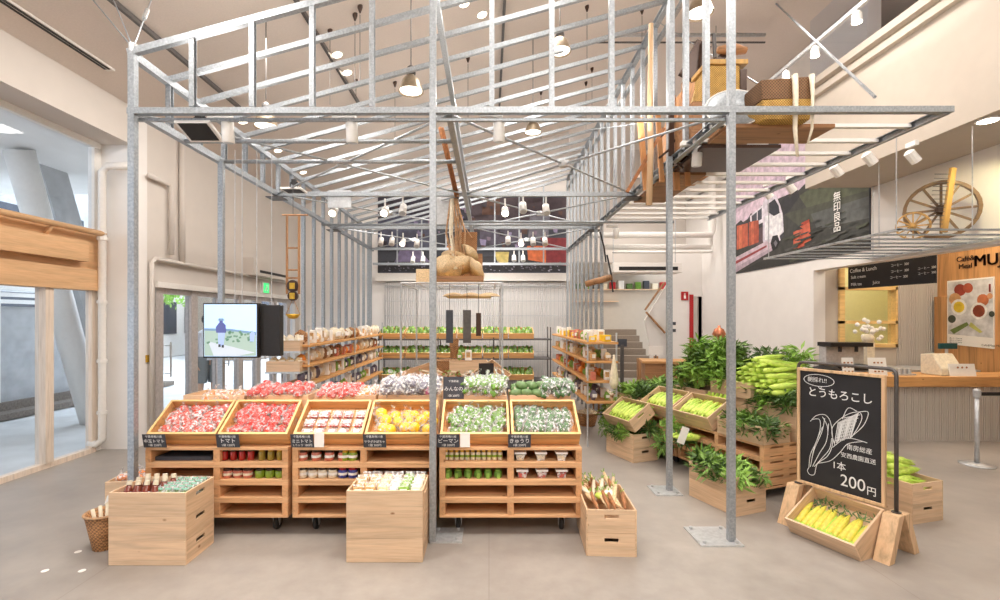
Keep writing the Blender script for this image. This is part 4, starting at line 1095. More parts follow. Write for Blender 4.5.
# top front row: green crate, two corn boxes tilted, green crate
c1, u, v = crate_at(P3(0,0,0), 1, ZT, 'with greens above the near pallets of the corn display')
bunches(c1, u, v, 3, 5, .118, .106, ZT-.04, 'leafy green bunch in the crate above the near pallets', 'leafy bunches above the near pallets')
def tilt_box(dv, label, K=KY, ang=R(-30), n=7, cornlabel='', grp='', z=ZT, du=.0, KK=None, flip=0, rows=2):
    p = P3(du, dv+.265, z)
    # rotate about the low long edge (local -x side)
    E = Euler((0, ang, A)); m = E.to_matrix()
    loc = p - m @ Vector((-.1775,0,0)); 
    K.place(loc, (0,ang,A), 1, label, 'tilted corn boxes')
    for a in range(rows):
        for c in range(n):
            q = loc + m @ Vector((-.12+.02*(c%2), -.21+.42*(c+.5)/n, .07+a*.05))
            e = (m.to_4x4() @ Matrix.Rotation(R(-90)+rg.uniform(-.12,.12),4,'Z') @ Matrix.Rotation(rg.uniform(-.5,.5),4,'Y')).to_euler()
            (KK or KC).place(q, e, rg.uniform(1.15,1.3), cornlabel, grp)
tilt_box(.58, 'tilted crate of pale corn on the corn display, nearer one', n=8, cornlabel='pale husked corn cob in the nearer tilted crate of the corn display', grp='corn in the nearer tilted crate')
tilt_box(1.14, 'tilted crate of pale corn on the corn display, farther one', n=8, cornlabel='pale husked corn cob in the farther tilted crate of the corn display', grp='corn in the farther tilted crate')
c1, u, v = crate_at(P3(0,1.72,0), 1, ZT, 'with greens at the far end of the corn display')
bunches(c1, u, v, 3, 5, .118, .106, ZT+.04, 'leafy green bunch in the far end crate of the corn display', 'leafy bunches at the far end')
bunches(P3(.0,2.1,0), u, v, 2, 3, .118, .16, .12, 'leafy green bunch heaped behind the far end crate', 'leafy bunches behind the far crate', sc=1.4)
# second tier
for dv, lb in ((-.02,'near'),(.53,'middle'),(1.08,'far')):
    crate_at(P3(.40,dv,0), 2, ZT, '%s part of the upper tier of the corn display' % lb)
ZU = ZT+2*CH
bunches(P3(.40,-.02,0), U, V, 3, 5, .118, .106, ZU-.17, 'leafy green bunch in the near crate of the upper tier', 'leafy bunches in the upper near crate', sc=1.05)
crate_at(P3(.36,.44,0), 1, ZU, 'on top under the green corn heap')
# corn heap on top (green cobs, layered)
hc = P3(.46,.56,0)
for L in range(7):
    for k in range(8-L):
        for q in range(2):
            p = hc+V*(-.24+.085*k+.04*L-.1)+U*(.02*L+.14*q-.08)
            KC.place((p.x,p.y,ZU+.10+L*.05), Euler((R(-4)+rg.uniform(-.25,.25), rg.uniform(-.3,.3), A+R(-95)+rg.uniform(-.5,.5))), (1.15,1.7,1.15), 'green husked corn cob in the big heap topping the corn display', 'corn cobs in the top heap')
bunches(P3(.34,.80,0), U, V, 5, 6, .105, .12, ZU-.0, 'dark leafy edamame bunch heaped left of the corn heap', 'edamame bunches on the top heap', sc=1.25, zr=.06)
bunches(P3(.38,.80,0), U, V, 4, 5, .105, .12, ZU+.17, 'dark leafy edamame bunch in the middle of the big heap', 'edamame bunches in the middle layer', sc=1.2, zr=.06)
bunches(P3(.42,.84,0), U, V, 3, 3, .105, .12, ZU+.3, 'dark leafy edamame bunch at the top of the big heap', 'edamame bunches in the top layer', sc=1.1, zr=.05)
bunches(P3(.85,.30,0), U, V, 1, 4, .12, .14, ZU+.2, 'dark leafy bunch behind the corn heap on the right', 'leafy bunches behind the corn heap', sc=1.15, zr=.06)
bunches(P3(.36,1.42,0), U, V, 3, 6, .12, .12, ZU-.26, 'leafy bunch at the far part of the upper tier', 'leafy bunches in the far upper crates', sc=1.1)
for k in range(6):
    p = P3(.30, .66+.055*k, 0); t = KCY.place((p.x,p.y,ZU-.02), (R(-70),0,A+R(80)), 1.2, 'bright yellow peeled corn cob at the foot of the edamame heap', 'peeled yellow corn cobs')
# leaves drooping out of the lower pallets
for k in range(9):
    p = P3(.02, .65+.18*k, 0)
    KB[k%3].place((p.x,p.y,.2+.14*(k%3)), (R(10),R(-80)+rg.uniform(-.2,.2),A+rg.uniform(-.4,.4)), 1.1, 'leafy greens hanging out of the lower pallets of the corn display', 'greens in the lower pallets')
for k in range(3):
    p = P3(.0,.72+.07*k,0); KC.place((p.x-.03,p.y,.42), (0,0,A+R(80)), 1.3, 'green corn cob poking from the top pallet below the tilted crates', 'corn in the top pallet')
# copper ball, clerk hand-bell style float on top
p = atY(719,334,6.6); tag(MB().ball(p,.09,12).build('copper_ball','pinkred',smooth=True) if False else MB().lathe([(.01,-.085),(.06,-.07),(.09,0),(.06,.07),(.02,.09),(.02,.12)],14,Matrix.Translation(p)).build('copper_pot',flat('copper',(206,130,96),.3,.6),smooth=True),'round copper-coloured pot behind the edamame heap','pot')
# price tag
t = empty('price_tag','white hanging tag on the farther tilted corn crate','tag',atY(682,436,4.95)); MB().b(-.03,.05,0,.003,-.08,.1,Matrix.Rotation(R(20),4,'Y')).build('card','paper',t)

# ------------------------------------------------------------------ two-crate stack with tilted corn crate
A2 = R(21); c3, u3, v3 = crate_at((1.681,5.51), 2, 0, 'beside the passage under a tilted corn crate', A2)
m = Euler((0,R(-34),A2)).to_matrix(); cc = c3+u3*.1775+v3*.265
loc = Vector((cc.x,cc.y,2*CH+.02)) + m@Vector((0,0,0)) + Vector((0,0,.10)) - u3*.0
KY.place(loc, (0,R(-34),A2), 1, 'tilted wooden crate of green corn on the stack beside the passage', 'tilted crate on the stack')
for L in range(2):
    for k in range(8):
        q = loc+m@Vector((-.11+.02*(k%2), -.21+.42*(k+.5)/8, .075+.05*L)); e = (m.to_4x4()@Matrix.Rotation(R(-90)+rg.uniform(-.12,.12),4,'Z')).to_euler()
        KC.place(q, e, 1.25, 'green corn cob in the tilted crate beside the passage', 'corn in the tilted crate beside the passage')
bunches(c3-u3*.02, u3, v3, 1, 5, .1, .1, 2*CH-.04, 'leafy fringe of greens under the tilted crate beside the passage', 'greens under the tilted crate', lean=(0,-1.2), sc=.8)
# ------------------------------------------------------------------ corn stack at right of the board
A4 = R(15); c4, u4, v4 = crate_at((3.47,3.87), 2, 0, 'of corn right of the chalkboard', A4)
for L in range(5):
    for k in range(7-L):
        for q in range(2):
            p = c4+v4*(.11+.058*k+.03*L)+u4*(.01+.07*q)
            KC.place((p.x,p.y,2*CH-.05+L*.048), Euler((R(-6)+rg.uniform(-.15,.15),rg.uniform(-.3,.3),A4+R(-95)+rg.uniform(-.25,.25))), rg.uniform(1.1,1.25), 'fresh green corn cob heaped in the crate right of the chalkboard', 'corn cobs right of the chalkboard')

# ------------------------------------------------------------------ chalkboard stand
PL, PR = Vector((2.60,3.965,0)), Vector((2.90,3.36,0))
D = (PR-PL).normalized(); N = Vector((-D.y, D.x, 0)); N = N if N.y < 0 else -N      # toward viewer
cs = empty('chalkboard_stand','steel pipe stand on two wooden A-shaped feet holding the corn chalkboard','stand',PL)
bas = Matrix((D, -N, Vector((0,0,1)))).transposed().to_4x4()   # local x along D, y away from viewer, z up
cs.rotation_euler = bas.to_euler(); Lg = (PR-PL).length
pts = [(0,0,.30),(0,0,1.29)]+[(.04-.04*math.cos(a),0,1.29+.04*math.sin(a)) for a in (.5,1.0,1.57)]+[(Lg-.04+.04*math.sin(a),0,1.29+.04*math.cos(a)) for a in (0,.6,1.1)]+[(Lg,0,1.28),(Lg,0,.30)]
MB().tube(pts,.013,10).build('pipe_frame','pipe',cs,smooth=True)
for x in (0, Lg):
    w = .05
    for s in (-1, 1):
        b = MB(); b.prism([(x-w,s*.005,.31),(x-w,s*.075,.31) ,(x-w,s*.21,0),(x-w,s*.14,0)],(2*w,0,0)); b.build('foot_board','wz',cs,bevel=.002)
    MB().lathe([(.03,.31),(.03,.318),(.016,.32)],10,Matrix.Translation((x,0,0))).build('pipe_socket','pipe',cs)
bd = empty('chalkboard','black chalkboard drawn with a corn cob and and a price of 200','chalkboard',PL+N*.02); bd.rotation_euler = cs.rotation_euler
bx0, bx1, bz0, bz1 = .015, Lg*.93, .335, 1.285; f = .022
b = MB(); b.b(bx0,bx1,-.03,0,bz0,bz0+f); b.b(bx0,bx1,-.03,0,bz1-f,bz1); b.b(bx0,bx0+f,-.03,0,bz0+f,bz1-f); b.b(bx1-f,bx1,-.03,0,bz0+f,bz1-f)
b.build('wood_frame','wz',bd,bevel=.002)
MB().b(bx0+f,bx1-f,-.018,-.006,bz0+f,bz1-f).build('slate_panel','board',bd)
W_, H_ = bx1-bx0-2*f, bz1-bz0-2*f
def bt(s, u, vv, size, name, align='LEFT', rot=0, off=0):
    text(s, name, size, 'chalk', bd, Matrix.Translation((bx0+f+u*W_, -.0187, bz0+f+vv*H_))@Matrix.Rotation(R(90),4,'X')@Matrix.Rotation(R(rot),4,'Z')@Matrix.Diagonal((.92,1,1,1)), align, .0003).data.offset = off
bt('朝採れ!!', .10, .91, .045, 'bubble_text'); bt('とうもろこし', .10, .785, .083, 'title_text', off=.0006)
bt('南房総産', .60, .375, .046, 'origin_text'); bt('安西農園直送', .53, .30, .042, 'farm_text'); bt('1本', .42, .185, .072, 'unit_text', off=.0003); bt('200', .52, .055, .125, 'price_text', off=.0); bt('円', .83, .045, .07, 'yen_text', off=.0003)
def chalk_line(b, pts, r=.0022):
    q = [Vector((bx0+f+x*W_, -.019, bz0+f+z*H_)) for x, z in pts]
    for a, c in zip(q, q[1:]):
        if (c-a).length > 1e-5: b.bar(a, c, .001, r*2, up=(0,0,1)) if abs((c-a).normalized().z) < .9 else b.bar(a, c, r*2, .001, up=(0,1,0))
b = MB()
el = [( .25+.20*math.cos(a*.3142), .925+.052*math.sin(a*.3142)) for a in range(21)]
chalk_line(b, el); chalk_line(b, [(.24,.873),(.27,.85),(.29,.873)])
b.build('speech_bubble','chalk',bd)
b = MB()
def curve(P, n=10):   # catmull-rom
    o = []
    Q = [P[0]]+P+[P[-1]]
    for i in range(1, len(Q)-2):
        for k in range(n):
            t = k/n; p0,p1,p2,p3 = Q[i-1:i+3]
            o.append(tuple(.5*((2*p1[j])+(-p0[j]+p2[j])*t+(2*p0[j]-5*p1[j]+4*p2[j]-p3[j])*t*t+(-p0[j]+3*p1[j]-3*p2[j]+p3[j])*t**3) for j in (0,1)))
    return o+[P[-1]]
for P in ([(.12,.13),(.10,.10),(.13,.07),(.19,.08),(.21,.13)], [(.12,.13),(.14,.25),(.22,.38),(.27,.50),(.26,.58),(.17,.57),(.14,.55),(.22,.61),(.33,.63),(.40,.58),(.43,.45),(.42,.36),(.36,.27),(.24,.19),(.21,.13)],
          [(.43,.36),(.55,.44),(.66,.47),(.84,.46)],[(.24,.19),(.40,.24),(.52,.33),(.62,.42),(.80,.465)],[(.46,.38),(.42,.48),(.45,.56),(.60,.66),(.74,.70),(.78,.66),(.74,.58),(.66,.48)],
          [(.74,.70),(.85,.71),(.80,.60),(.68,.50)],[(.55,.62),(.62,.72),(.72,.705)],[(.14,.14),(.19,.30),(.29,.47),(.33,.60)],[(.17,.15),(.26,.28),(.35,.40),(.38,.56)],[(.19,.15),(.30,.25),(.39,.34),(.42,.44)],[(.16,.22),(.20,.34),(.30,.52)],[(.30,.61),(.36,.54),(.37,.46)]):
    chalk_line(b, curve(P))
for k in range(17):       # kernels: hatching along the cob
    t = k/16; a = (.455+.20*t, .40+.08*t); c = (.50+.24*t, .585+.11*t)
    chalk_line(b, [(a[0]+.012*math.sin(k), a[1]), (c[0], c[1])], .0026)
for k in range(8): chalk_line(b, [(.46+.015*k,.42+.03*k),(.62+.02*k,.47+.03*k)], .0022)
b.build('corn_drawing','chalk',bd)
# tilted corn box under the board
TLc, TRc = Vector((2.617,3.956,.34)), Vector((2.825,3.49,.34)); BLc, BRc = Vector((2.327,3.723,.12)), Vector((2.505,3.26,.12)); dd = Vector((.185,.106,-.118))
ex = ((TRc-TLc)+(BRc-BLc))/2; ex = ex.normalized(); up_ = ((TLc-BLc)+(TRc-BRc))/2; up_ = (up_-ex*up_.dot(ex)); hgt = up_.length; up_.normalize(); nz = ex.cross(up_).normalized()
nz = nz if nz.z > 0 else -nz
LB, DB = .505, .235
tb = empty('corn_box','long open wooden box of peeled corn tilted below the chalkboard','box'); mm = Matrix((ex, up_, nz)).transposed().to_4x4(); mm.translation = BLc.lerp(TLc,0) - nz*DB
mm.translation = BLc - nz*(DB-.0) + Vector((0,0,.0))
tb.matrix_world = mm; t_ = .016; hb = min(hgt,.40)
MB().b(0,LB,0,t_,0,DB).build('low_board','wx',tb,bevel=.002); MB().b(0,LB,hb-t_,hb,0,DB).build('high_board','wx',tb,bevel=.002)
for x in (0, LB-t_): MB().b(x,x+t_,t_,hb-t_,0,DB).build('end_board','wy',tb,bevel=.002)
MB().b(t_,LB-t_,t_,hb-t_,.003,.015).build('bottom_board','wx',tb)
MB().b(t_,LB-t_,t_,hb-t_,.015,DB-.115).build('false_bottom','wx',tb)
for k in range(10):
    q = mm @ Vector((.048+.0445*k, .05, DB-.08)); e = (mm.to_3x3().to_4x4()@Matrix.Rotation(R(1)+rg.uniform(-.07,.07),4,'Z')@Matrix.Rotation(rg.uniform(-.4,.4),4,'Y')).to_euler()
    (KCY).place(q, e, (1.02,rg.uniform(1.3,1.4),1.05), 'peeled yellow corn cob, %s from the left in the box below the chalkboard' % ORD[k], 'peeled corn cobs in the tilted box')
b = MB(); q = random.Random(5)
for k in range(90):
    p = Vector((q.uniform(.03,LB-.03), q.uniform(.2,hb-.03), DB-.11+q.uniform(0,.04))); d = Vector((q.uniform(-1,1),q.uniform(-.3,1),q.uniform(0,.6))).normalized(); s = d.cross(Vector((0,0,1))).normalized()*.007
    b.poly([p-s,p+s,p+d*.07])
tag(b.build('corn_silk','leafd',tb,normals=False), kind='stuff')
# ------------------------------------------------------------------ flat prints
def print_on(name, label, cat, base, proj, layers, basemat, thick=.02, push=Vector((0,0,1)), text_fn=None):
    """base: 4 photo corners; proj(x,y)->world point on the wall plane; layers: list of (rgb, polygon)"""
    c = [proj(*p) for p in base]; o = c[0].copy()
    t = empty(name, label, cat, o)
    b = MB(); b.prism([p-o-push*.0 for p in c], push*thick); b.build('banner_sheet', basemat, t)
    b = MB(); mats = {}; ml = []
    for i, (rgb, poly) in enumerate(layers):
        if rgb not in mats: mats[rgb] = len(ml); ml.append(flat('print_%d_%d_%d' % rgb, rgb, .6, var=.25, scale=9))
        b.mi = mats[rgb]; b.poly([proj(*p)-o+push*(thick+.0003*(i+1)) for p in poly])
    b.build('printed_picture', ml, t, normals=False)
    return t
# truck banner, plane X = XR
pr = lambda x, y: atX(x, y, XR)
yb = lambda x: 318-(318-274)*(x-489)/(735-489)
yt = lambda x: 318-(318-184)*(x-489)/(880-489)
yt2 = lambda x: 318-.62*(x-489)
base = [(735,yb(735)),(871,yb(871)),(871,yt2(871)),(735,yt2(735))]
ct2 = lambda l: [(min(max(x,735.5),870.5), min(max(y, yt2(min(max(x,735.5),870.5))+.5), yb(min(max(x,735.5),870.5))-.5)) for x,y in l]
q = random.Random(12)
L = [((60,60,56),[(735,290),(871,290),(871,100),(735,100)]),
     ((214,192,206),[(735,228),(735,100),(871,100),(871,140),(822,168),(800,190),(776,200)]),((190,168,186),[(735,214),(735,206),(772,180),(815,160),(815,168),(770,190)]),
     ((82,86,66),[(800,196),(871,150),(871,196),(812,214)]),((70,72,60),[(785,214),(871,190),(871,205),(800,226)]),((84,86,84),[(812,214),(871,196),(871,222),(820,234)]),
     ((58,58,54),[(785,236),(871,218),(871,290),(780,290)]),((44,44,42),[(760,262),(840,240),(871,244),(871,290),(740,290)]),
     ((48,46,50),[(735,244),(735,226),(742,220),(746,224),(752,213),(757,217),(763,205),(768,209),(776,198),(781,203),(788,195),(791,199),(798,188),(801,196),(790,212)]),
     ((90,70,74),[(735,248),(735,240),(765,226),(765,244)]),
     ((214,206,216),[(764,240),(764,203),(768,197),(777,195),(781,204),(784,214),(785,232),(782,240),(775,246),(765,248)]),
     ((236,232,240),[(766,240),(766,216),(783,213),(784,230),(780,238)]),
     ((44,46,56),[(769,204),(776,199),(780,206),(781,213),(775,216),(769,212)]),((226,220,228),[(751,216),(764,205),(765,222),(752,228)]),((66,70,82),[(753,216),(758,212),(758,221),(753,224)]),((66,70,82),[(759,211),(763,208),(763,219),(759,221)]),
     ((188,92,66),[(738,226),(749,223),(749,246),(738,250)]),((206,112,78),[(740,227),(743,226),(743,248),(740,249)]),((172,80,56),[(750,222),(760,220),(760,242),(750,246)]),((202,104,74),[(752,222),(755,221),(755,244),(752,245)]),
     ((206,186,196),[(735,258),(768,241),(776,246),(735,272)]),((150,60,62),[(735,262),(768,245),(768,247),(735,265)]),((180,160,172),[(735,268),(776,246),(776,249),(735,274)]),
     ((30,28,32),[(772,243),(774,236),(779,235),(781,241),(779,248),(774,251)]),((120,116,122),[(775,243),(777,240),(779,243),(777,247)]),((70,70,76),[(781,236),(785,232),(785,236),(782,240)]),
     ((184,84,62),[(795,232),(806,228),(806,246),(795,250)]),((204,106,80),[(797,231),(800,230),(800,248),(797,249)]),((196,96,70),[(801,226),(811,221),(813,240),(805,244),(805,229)]),((170,66,46),[(803,223),(811,219),(811,222),(803,227)])]
for k in range(60):
    x = q.uniform(790,868); y = q.uniform(yt(x)+14, yb(x)-4); s_ = q.uniform(2,7); L.append(([(66,70,56),(52,54,50),(80,80,78)][k%3],[(x-s_,y+s_*.35),(x+s_,y-s_*.4),(x+s_,y-s_*.1),(x-s_*.7,y+s_*.6)]))
L = [(c, ct2(p)) for c, p in L]
t = print_on('wall_banner','wide wall banner photo of white farm truck and orange crates on right wall','banner',base,pr,L,'slate',.02,Vector((-1,0,0)))
o = t.location
mm = Matrix(((0,0,-1,0),(-1,0,0,0),(0,1,0,0),(0,0,0,1)))    # text x -> -Y, y -> Z, normal -> -X
for i, ch in enumerate('無印良品'):
    p = atX(836,0,XR); z = atX(840,199+i*10.2,XR).z-.02; q = atX(836.5,200,XR)
    text(ch,'banner_letter',.165,'paper',t,Matrix.Translation(Vector((XR-.054,q.y,z))-o)@mm)
for ob in t.children:
    if ob.name.startswith('banner_letter'): ob.data.offset = 0
# back banner at Y = YB
pr = lambda x, y: atY(x, y, YB)
base = [(378,273),(566,273),(566,196),(378,196)]
q = random.Random(8)
L = [((54,50,62),[(378,225),(470,225),(470,198),(378,198)]),((84,86,104),[(378,246),(430,250),(440,222),(400,212),(378,220)]),
     ((70,56,62),[(470,228),(566,228),(566,198),(470,198)]),((96,66,52),[(482,215),(500,215),(500,198),(482,198)]),
     ((108,106,116),[(528,240),(548,240),(550,214),(530,212)]),((84,78,92),[(480,245),(524,245),(524,226),(480,226)]),
     ((46,44,48),[(378,272),(566,272),(566,262),(540,254),(500,256),(440,258),(378,262)]),
     ((206,186,110),[(494,252),(509,252),(508,263),(498,264)]),((202,104,58),[(527,246),(546,246),(546,263),(528,260)]),
     ((124,40,46),[(547,264),(566,266),(566,238),(540,238),(545,246)]),((214,130,70),[(447,262),(470,262),(470,246),(447,246)]),((120,110,140),[(395,262),(430,262),(420,250),(400,250)])]
for k in range(150):
    x, y = q.uniform(384,560), q.uniform(262,271); s = q.uniform(.4,1.3); L.append(((150,146,160) if k%2 else (96,92,104), [(x-s,y-s*.6),(x+s,y-s*.4),(x+s*.8,y+s*.6),(x-s*.6,y+s*.5)]))
for k in range(60):
    x, y = q.uniform(384,560), q.uniform(200,250); s = q.uniform(.8,3.5); L.append(([(120,104,120),(60,52,60),(90,64,56),(140,130,160)][k%4], [(x-s,y-s),(x+s,y-s*.7),(x+s*.8,y+s),(x-s*.6,y+s*.8)]))
t = print_on('wall_banner','wide dark photo banner of farm crates high on the back wall','banner',base,pr,L,'slate',.02,Vector((0,-1,0)))
struct('trim_4', MB().b(atY(378,0,YB).x, 1.95, YB-.25, YB, 2.58, 2.76), 'white')
# corrugated panel and mesh screen below it
a, c = atY(386,0,YB-.1).x, atY(566,0,YB-.1).x
struct('wall_corrugated_back', MB().b(a, c, YB-.09, YB-.02, 0, 2.56), 'corr')
t = empty('mesh_screen','thin steel grid screen standing before the corrugated back wall','screen',(a,YB-.2,0))
b = MB(); w = c-a
for k in range(46): b.tube([(w*k/45,0,.1),(w*k/45,0,2.45)],.004,4)
for z in (.9,1.75,2.1,2.42,2.45): b.tube([(0,0,z),(w,0,z)],.006,4)
b.build('grid_wires','steel',t); MB().tube([(0,0,0),(0,0,2.46),(w,0,2.46),(w,0,0)],.014,6).build('screen_frame','steel',t)

# ------------------------------------------------------------------ passage, stairs
b = MB()
for k in range(7): b.b(2.9, 4.75, 13.4+.3*k, 15.6, .19*k, .19*(k+1))
struct('floor_stairs', b, 'stair')
b = MB(); b.prism([atY(x,y,13.3) for x,y in ((645,320),(668,283),(700,283),(700,376),(652,376),(650,345))],(0,.08,0)); struct('wall_stair_side', b, 'wallw')
struct('wall_niche', MB().b(atY(690,0,12.9).x,5.5,12.41,12.45,0,3.2),'wall')
t = empty('handrail','brown handrail sloping up beside the stairs','handrail')
MB().tube([atY(665,333,13.2), atY(646,312,13.2)],.03,8).build('rail','oldw',t); MB().tube([atY(645,310,13.15), atY(664,283,13.15)],.03,8).build('rail','oldw',t)
# red door, sign, niche
t = empty('red_door','narrow red door standing open in the back corner','door',(atY(692,0,12.15).x,12.15,0)); MB().b(-.05,.04,0,.04,.02,2.3).build('door_leaf','redp',t); MB().b(-.02,0,-.03,0,1,1.1).build('handle','steel',t)
q = atY(684.5,296,12.2); t = empty('toilet_sign','small square red sign on the white back wall','sign',q); MB().b(-.09,.09,-.02,0,-.11,.11).build('panel','redp',t); MB().lathe([(.02,0),(.02,.002)],8,Matrix.Translation((0,-.021,.05))@Matrix.Rotation(R(90),4,'X')).build('symbol_head','paper',t); MB().b(-.025,.025,-.023,-.021,-.07,.02).build('symbol_body','paper',t)
t = empty('wall_pipe','thin grey pipe running up the white back wall','pipe',(atY(705,0,12.1).x,12.15,0)); MB().tube([(0,0,0),(0,0,3.5)],.03,8).build('pipe','concrete',t)
t = empty('intercom_panel','small dark switch panels beside the red door','switch',atY(674,327,12.2)); MB().b(-.04,.04,-.02,0,.05,.13).build('upper_switch','slate',t); MB().b(-.04,.04,-.02,0,-.13,-.05).build('lower_switch','slate',t)
# AC unit + white pipes
q = atY(648,268,10.4); t = empty('air_conditioner','long white ceiling air conditioner with dark slot above the passage','air conditioner',q)
MB().b(-.76,.76,0,.5,-.1,.12).build('housing','white',t,bevel=.01); MB().b(-.64,.66,-.004,.0,-.05,.03).build('slot','black',t)
b = MB()
for x in (-.7,.7): b.tube([(x,.25,.1),(x,.25,1.6)],.01,5)
b.build('hanger_rod','steel',t)
for i,(y,x0,x1,Y,r,lb) in enumerate([(235,590,712,11.0,.07,'highest'),(247,600,710,11.2,.06,'middle'),(252,612,712,11.6,.03,'lowest')]):
    p0_, p1_ = atY(x0,y,Y), atY(x1,y,Y); b = MB(); b.tube([p0_,p1_,p1_+Vector((.02,0,.1)),p1_+Vector((.02,0,1.7))],r,8)
    tag(b.build('white_duct_pipe','white',smooth=True),'%s of the white pipes running above the passage' % lb,'pipe')
# wall shelf with small things over the stairs
q = atY(600,283,16.8)
t = empty('wall_shelf','long narrow shelf high on the far stairwell wall','shelf',(3.6,16.95,q.z-.25)); 
MB().b(-.6,3.4,-.25,0,.0,.03).build('board','wx',t); MB().b(-.6,1.0,-.25,0,-.42,-.39).build('board','wx',t)
for k in range(12):
    m_ = ['leafd','paper','redp','cream','slate','pepper'][k*5%6]; tag(MB().b(3.1+.3*k,3.1+.3*k+.2,16.76,16.9,q.z-.22,q.z-.22+.2+.05*(k%3)).build('stored_box',m_,bevel=.01),'small box, %s on the high stairwell shelf' % ORD[k],'box','boxes on the stairwell shelf')
# barrier posts + sign stand at the stair foot
for i,(x,y) in enumerate([(622,383),(639,394),(656,390)]):
    g = fl(x,y); t = empty('barrier_post','low brown %s in front of the stairs' % ['sign post holding a small sign','barrier post with a rail','barrier post beside the counter'][i],'post',g)
    MB().b(-.04,.04,-.04,.04,0,.8 if i else 1.0).build('post','pipe' if not i else 'oldw',t); MB().lathe([(.14,0),(.14,.015)],14).build('base','pipe',t)
    if i == 0: MB().b(-.12,.12,-.03,-.01,.95,1.15).build('sign_panel','slate',t)
    if i == 1: MB().b(0,.5,-.02,.02,.74,.79).build('rail','oldw',t)
q = atY(656,351,9.8); t = empty('paper_sign','white paper sign stand by the wooden counter','sign',q); MB().b(-.15,.15,0,.02,-.08,.1).build('card','paper',t); MB().tube([(0,.01,-.08),(0,.01,-q.z+.01)],.012,6).build('pole','pipe',t)
# checkout counter
q = atY(678,0,8.7); t = empty('checkout_counter','reddish wooden checkout counter behind the corn display','counter',(q.x,8.9,0),R(-12))
MB().b(-.55,.85,-.3,.3,0,.86).build('body','oldx',t); MB().b(-.6,.9,-.34,.34,.86,.9).build('worktop','counter',t)
t = empty('kettle','white kettle on the checkout counter','kettle',(q.x+.35,8.7,.9)); MB().lathe([(.1,0),(.13,.05),(.1,.18),(.03,.22)],14).build('body','white',t,smooth=True); MB().tube([(.1,0,.1),(.2,0,.2)],[.025,.012],8).build('spout','white',t); MB().tube([(-.1,0,.15),(-.17,0,.12),(-.12,0,.03)],.012,6).build('handle','black',t)
# rear table right with bread
g = Vector((atY(770,0,6.6).x,6.6,0)); t = empty('steel_table','steel legged table with wooden top behind the chalkboard','table',g)
MB().b(-.55,.5,-.3,.3,.93,.965).build('table_top','counter',t)
for x in (-.5,.45):
    for y in (-.26,.26): MB().b(x-.02,x+.02,y-.02,y+.02,0,.93).build('leg',flat('blue_grey_leg_%d%d'%(x*10,y*10),(110,130,150),.4,.4),t)
MB().b(-.5,.45,-.28,.28,.45,.47).build('shelf','steel',t)
for k in range(6): tag(MB().b(g.x-.22+.06*k,g.x-.175+.06*k,6.35,6.5,.968,1.06).build('tea_box','oldw',bevel=.006),'reddish brown package, %s in the row on the rear steel table' % ORD[k],'package','packages on the rear table')
for k in range(5): tag(MB().b(g.x-.2+.07*k,g.x-.15+.07*k,6.5,6.56,.968,1.13).build('pale_packet','cream',bevel=.006),'pale packet, %s standing behind the brown packages' % ORD[k],'package','pale packets on the rear table')
for k in range(4): tag(MB().b(g.x-.4+.2*k,g.x-.28+.2*k,6.4,6.6,.472,.6).build('white_carton','paper',bevel=.006),'white carton, %s on the lower shelf of the rear table' % ORD[k],'box','cartons under the rear table')

# ------------------------------------------------------------------ cafe counter
t = empty('cafe_counter','long cafe counter with thick wooden top and corrugated front','counter',(5.6,6.4,0))
MB().b(-1.15,1.98,0,.55,.76,.9).build('worktop','counter',t,bevel=.004); MB().b(-1.1,1.97,.1,.45,0,.76).build('corrugated_front','corrc',t)
# objects on the counter
def on(px_, py_, Y, z=.9): q = atY(px_,py_,Y); return (q.x, Y, z)
p = on(946,370,6.6); t = empty('cash_register','beige cash register with teal screen on the cafe counter','cash register',p)
b = MB(); b.prism([(-.18,-.12,0),(-.18,.2,0),(-.18,.2,.28),(-.18,.02,.3),(-.18,-.12,.1)],(.3,0,0)); b.build('body','cream',t,bevel=.01); MB().b(-.02,.22,.06,.1,.36,.44).build('screen','teal',t); MB().b(.08,.11,.08,.1,.0,.36).build('screen_stand','steel',t)
p = on(962,368,6.45); t = empty('paper_card','white tent card at the right end of the cafe counter','card',p); MB().b(-.16,.2,0,.01,0,.17,Matrix.Rotation(R(-10),4,'X')).build('card','paper',t)
for k in range(3): MB().lathe([(.014,0),(.014,.001)],10,Matrix.Translation((-.06+.06*k,-.003,.12))@Matrix.Rotation(R(90),4,'X')).build('printed_dot','brownv',t)
for i,x in enumerate((849,879)):
    p = on(x,370,6.5); t = empty('menu_sheet','white menu sheet standing on the cafe counter, %s' % ['beside the dark cloth','under the menu board'][i],'menu',p); MB().b(-.08 if i==0 else -.13,.08 if i==0 else .12,0,.006,0,.25,Matrix.Rotation(R(-8),4,'X')).build('sheet','paper',t)
    b = MB()
    for a in range(3):
        for c in range(3): b.b(-.06+.05*a,-.035+.05*a,-.006-.0,-.004,.05+.06*c,.07+.06*c,Matrix.Rotation(R(-8),4,'X'))
    b.build('pictures','brownv',t)
p = on(862,366,6.9); t = empty('coffee_machine','dark coffee machine at the back of the cafe counter','coffee machine',(p[0],7.3,.9)); MB().b(-.25,.35,-.15,.15,0,.08).build('base','black',t); MB().b(-.25,.35,-.0,.15,.08,.36).build('body','steel',t,bevel=.01); MB().b(-.27,.37,-.15,.15,.36,.42).build('top','black',t)
for x in (-.1,.15): MB().tube([(x,-.1,.36),(x,-.1,.28)],.025,8).build('spout','black',t)
struct('floor_cafe_back_counter', MB().b(5.75,7.5,7.2,7.9,0,.9), 'steel')
t = empty('flower_vase','white orchid arrangement behind the cafe counter','flowers',(atY(868,0,7.5).x,7.5,1.32)); MB().lathe([(.07,0),(.09,.06),(.05,.12)],12).build('vase','cream',t,smooth=True)
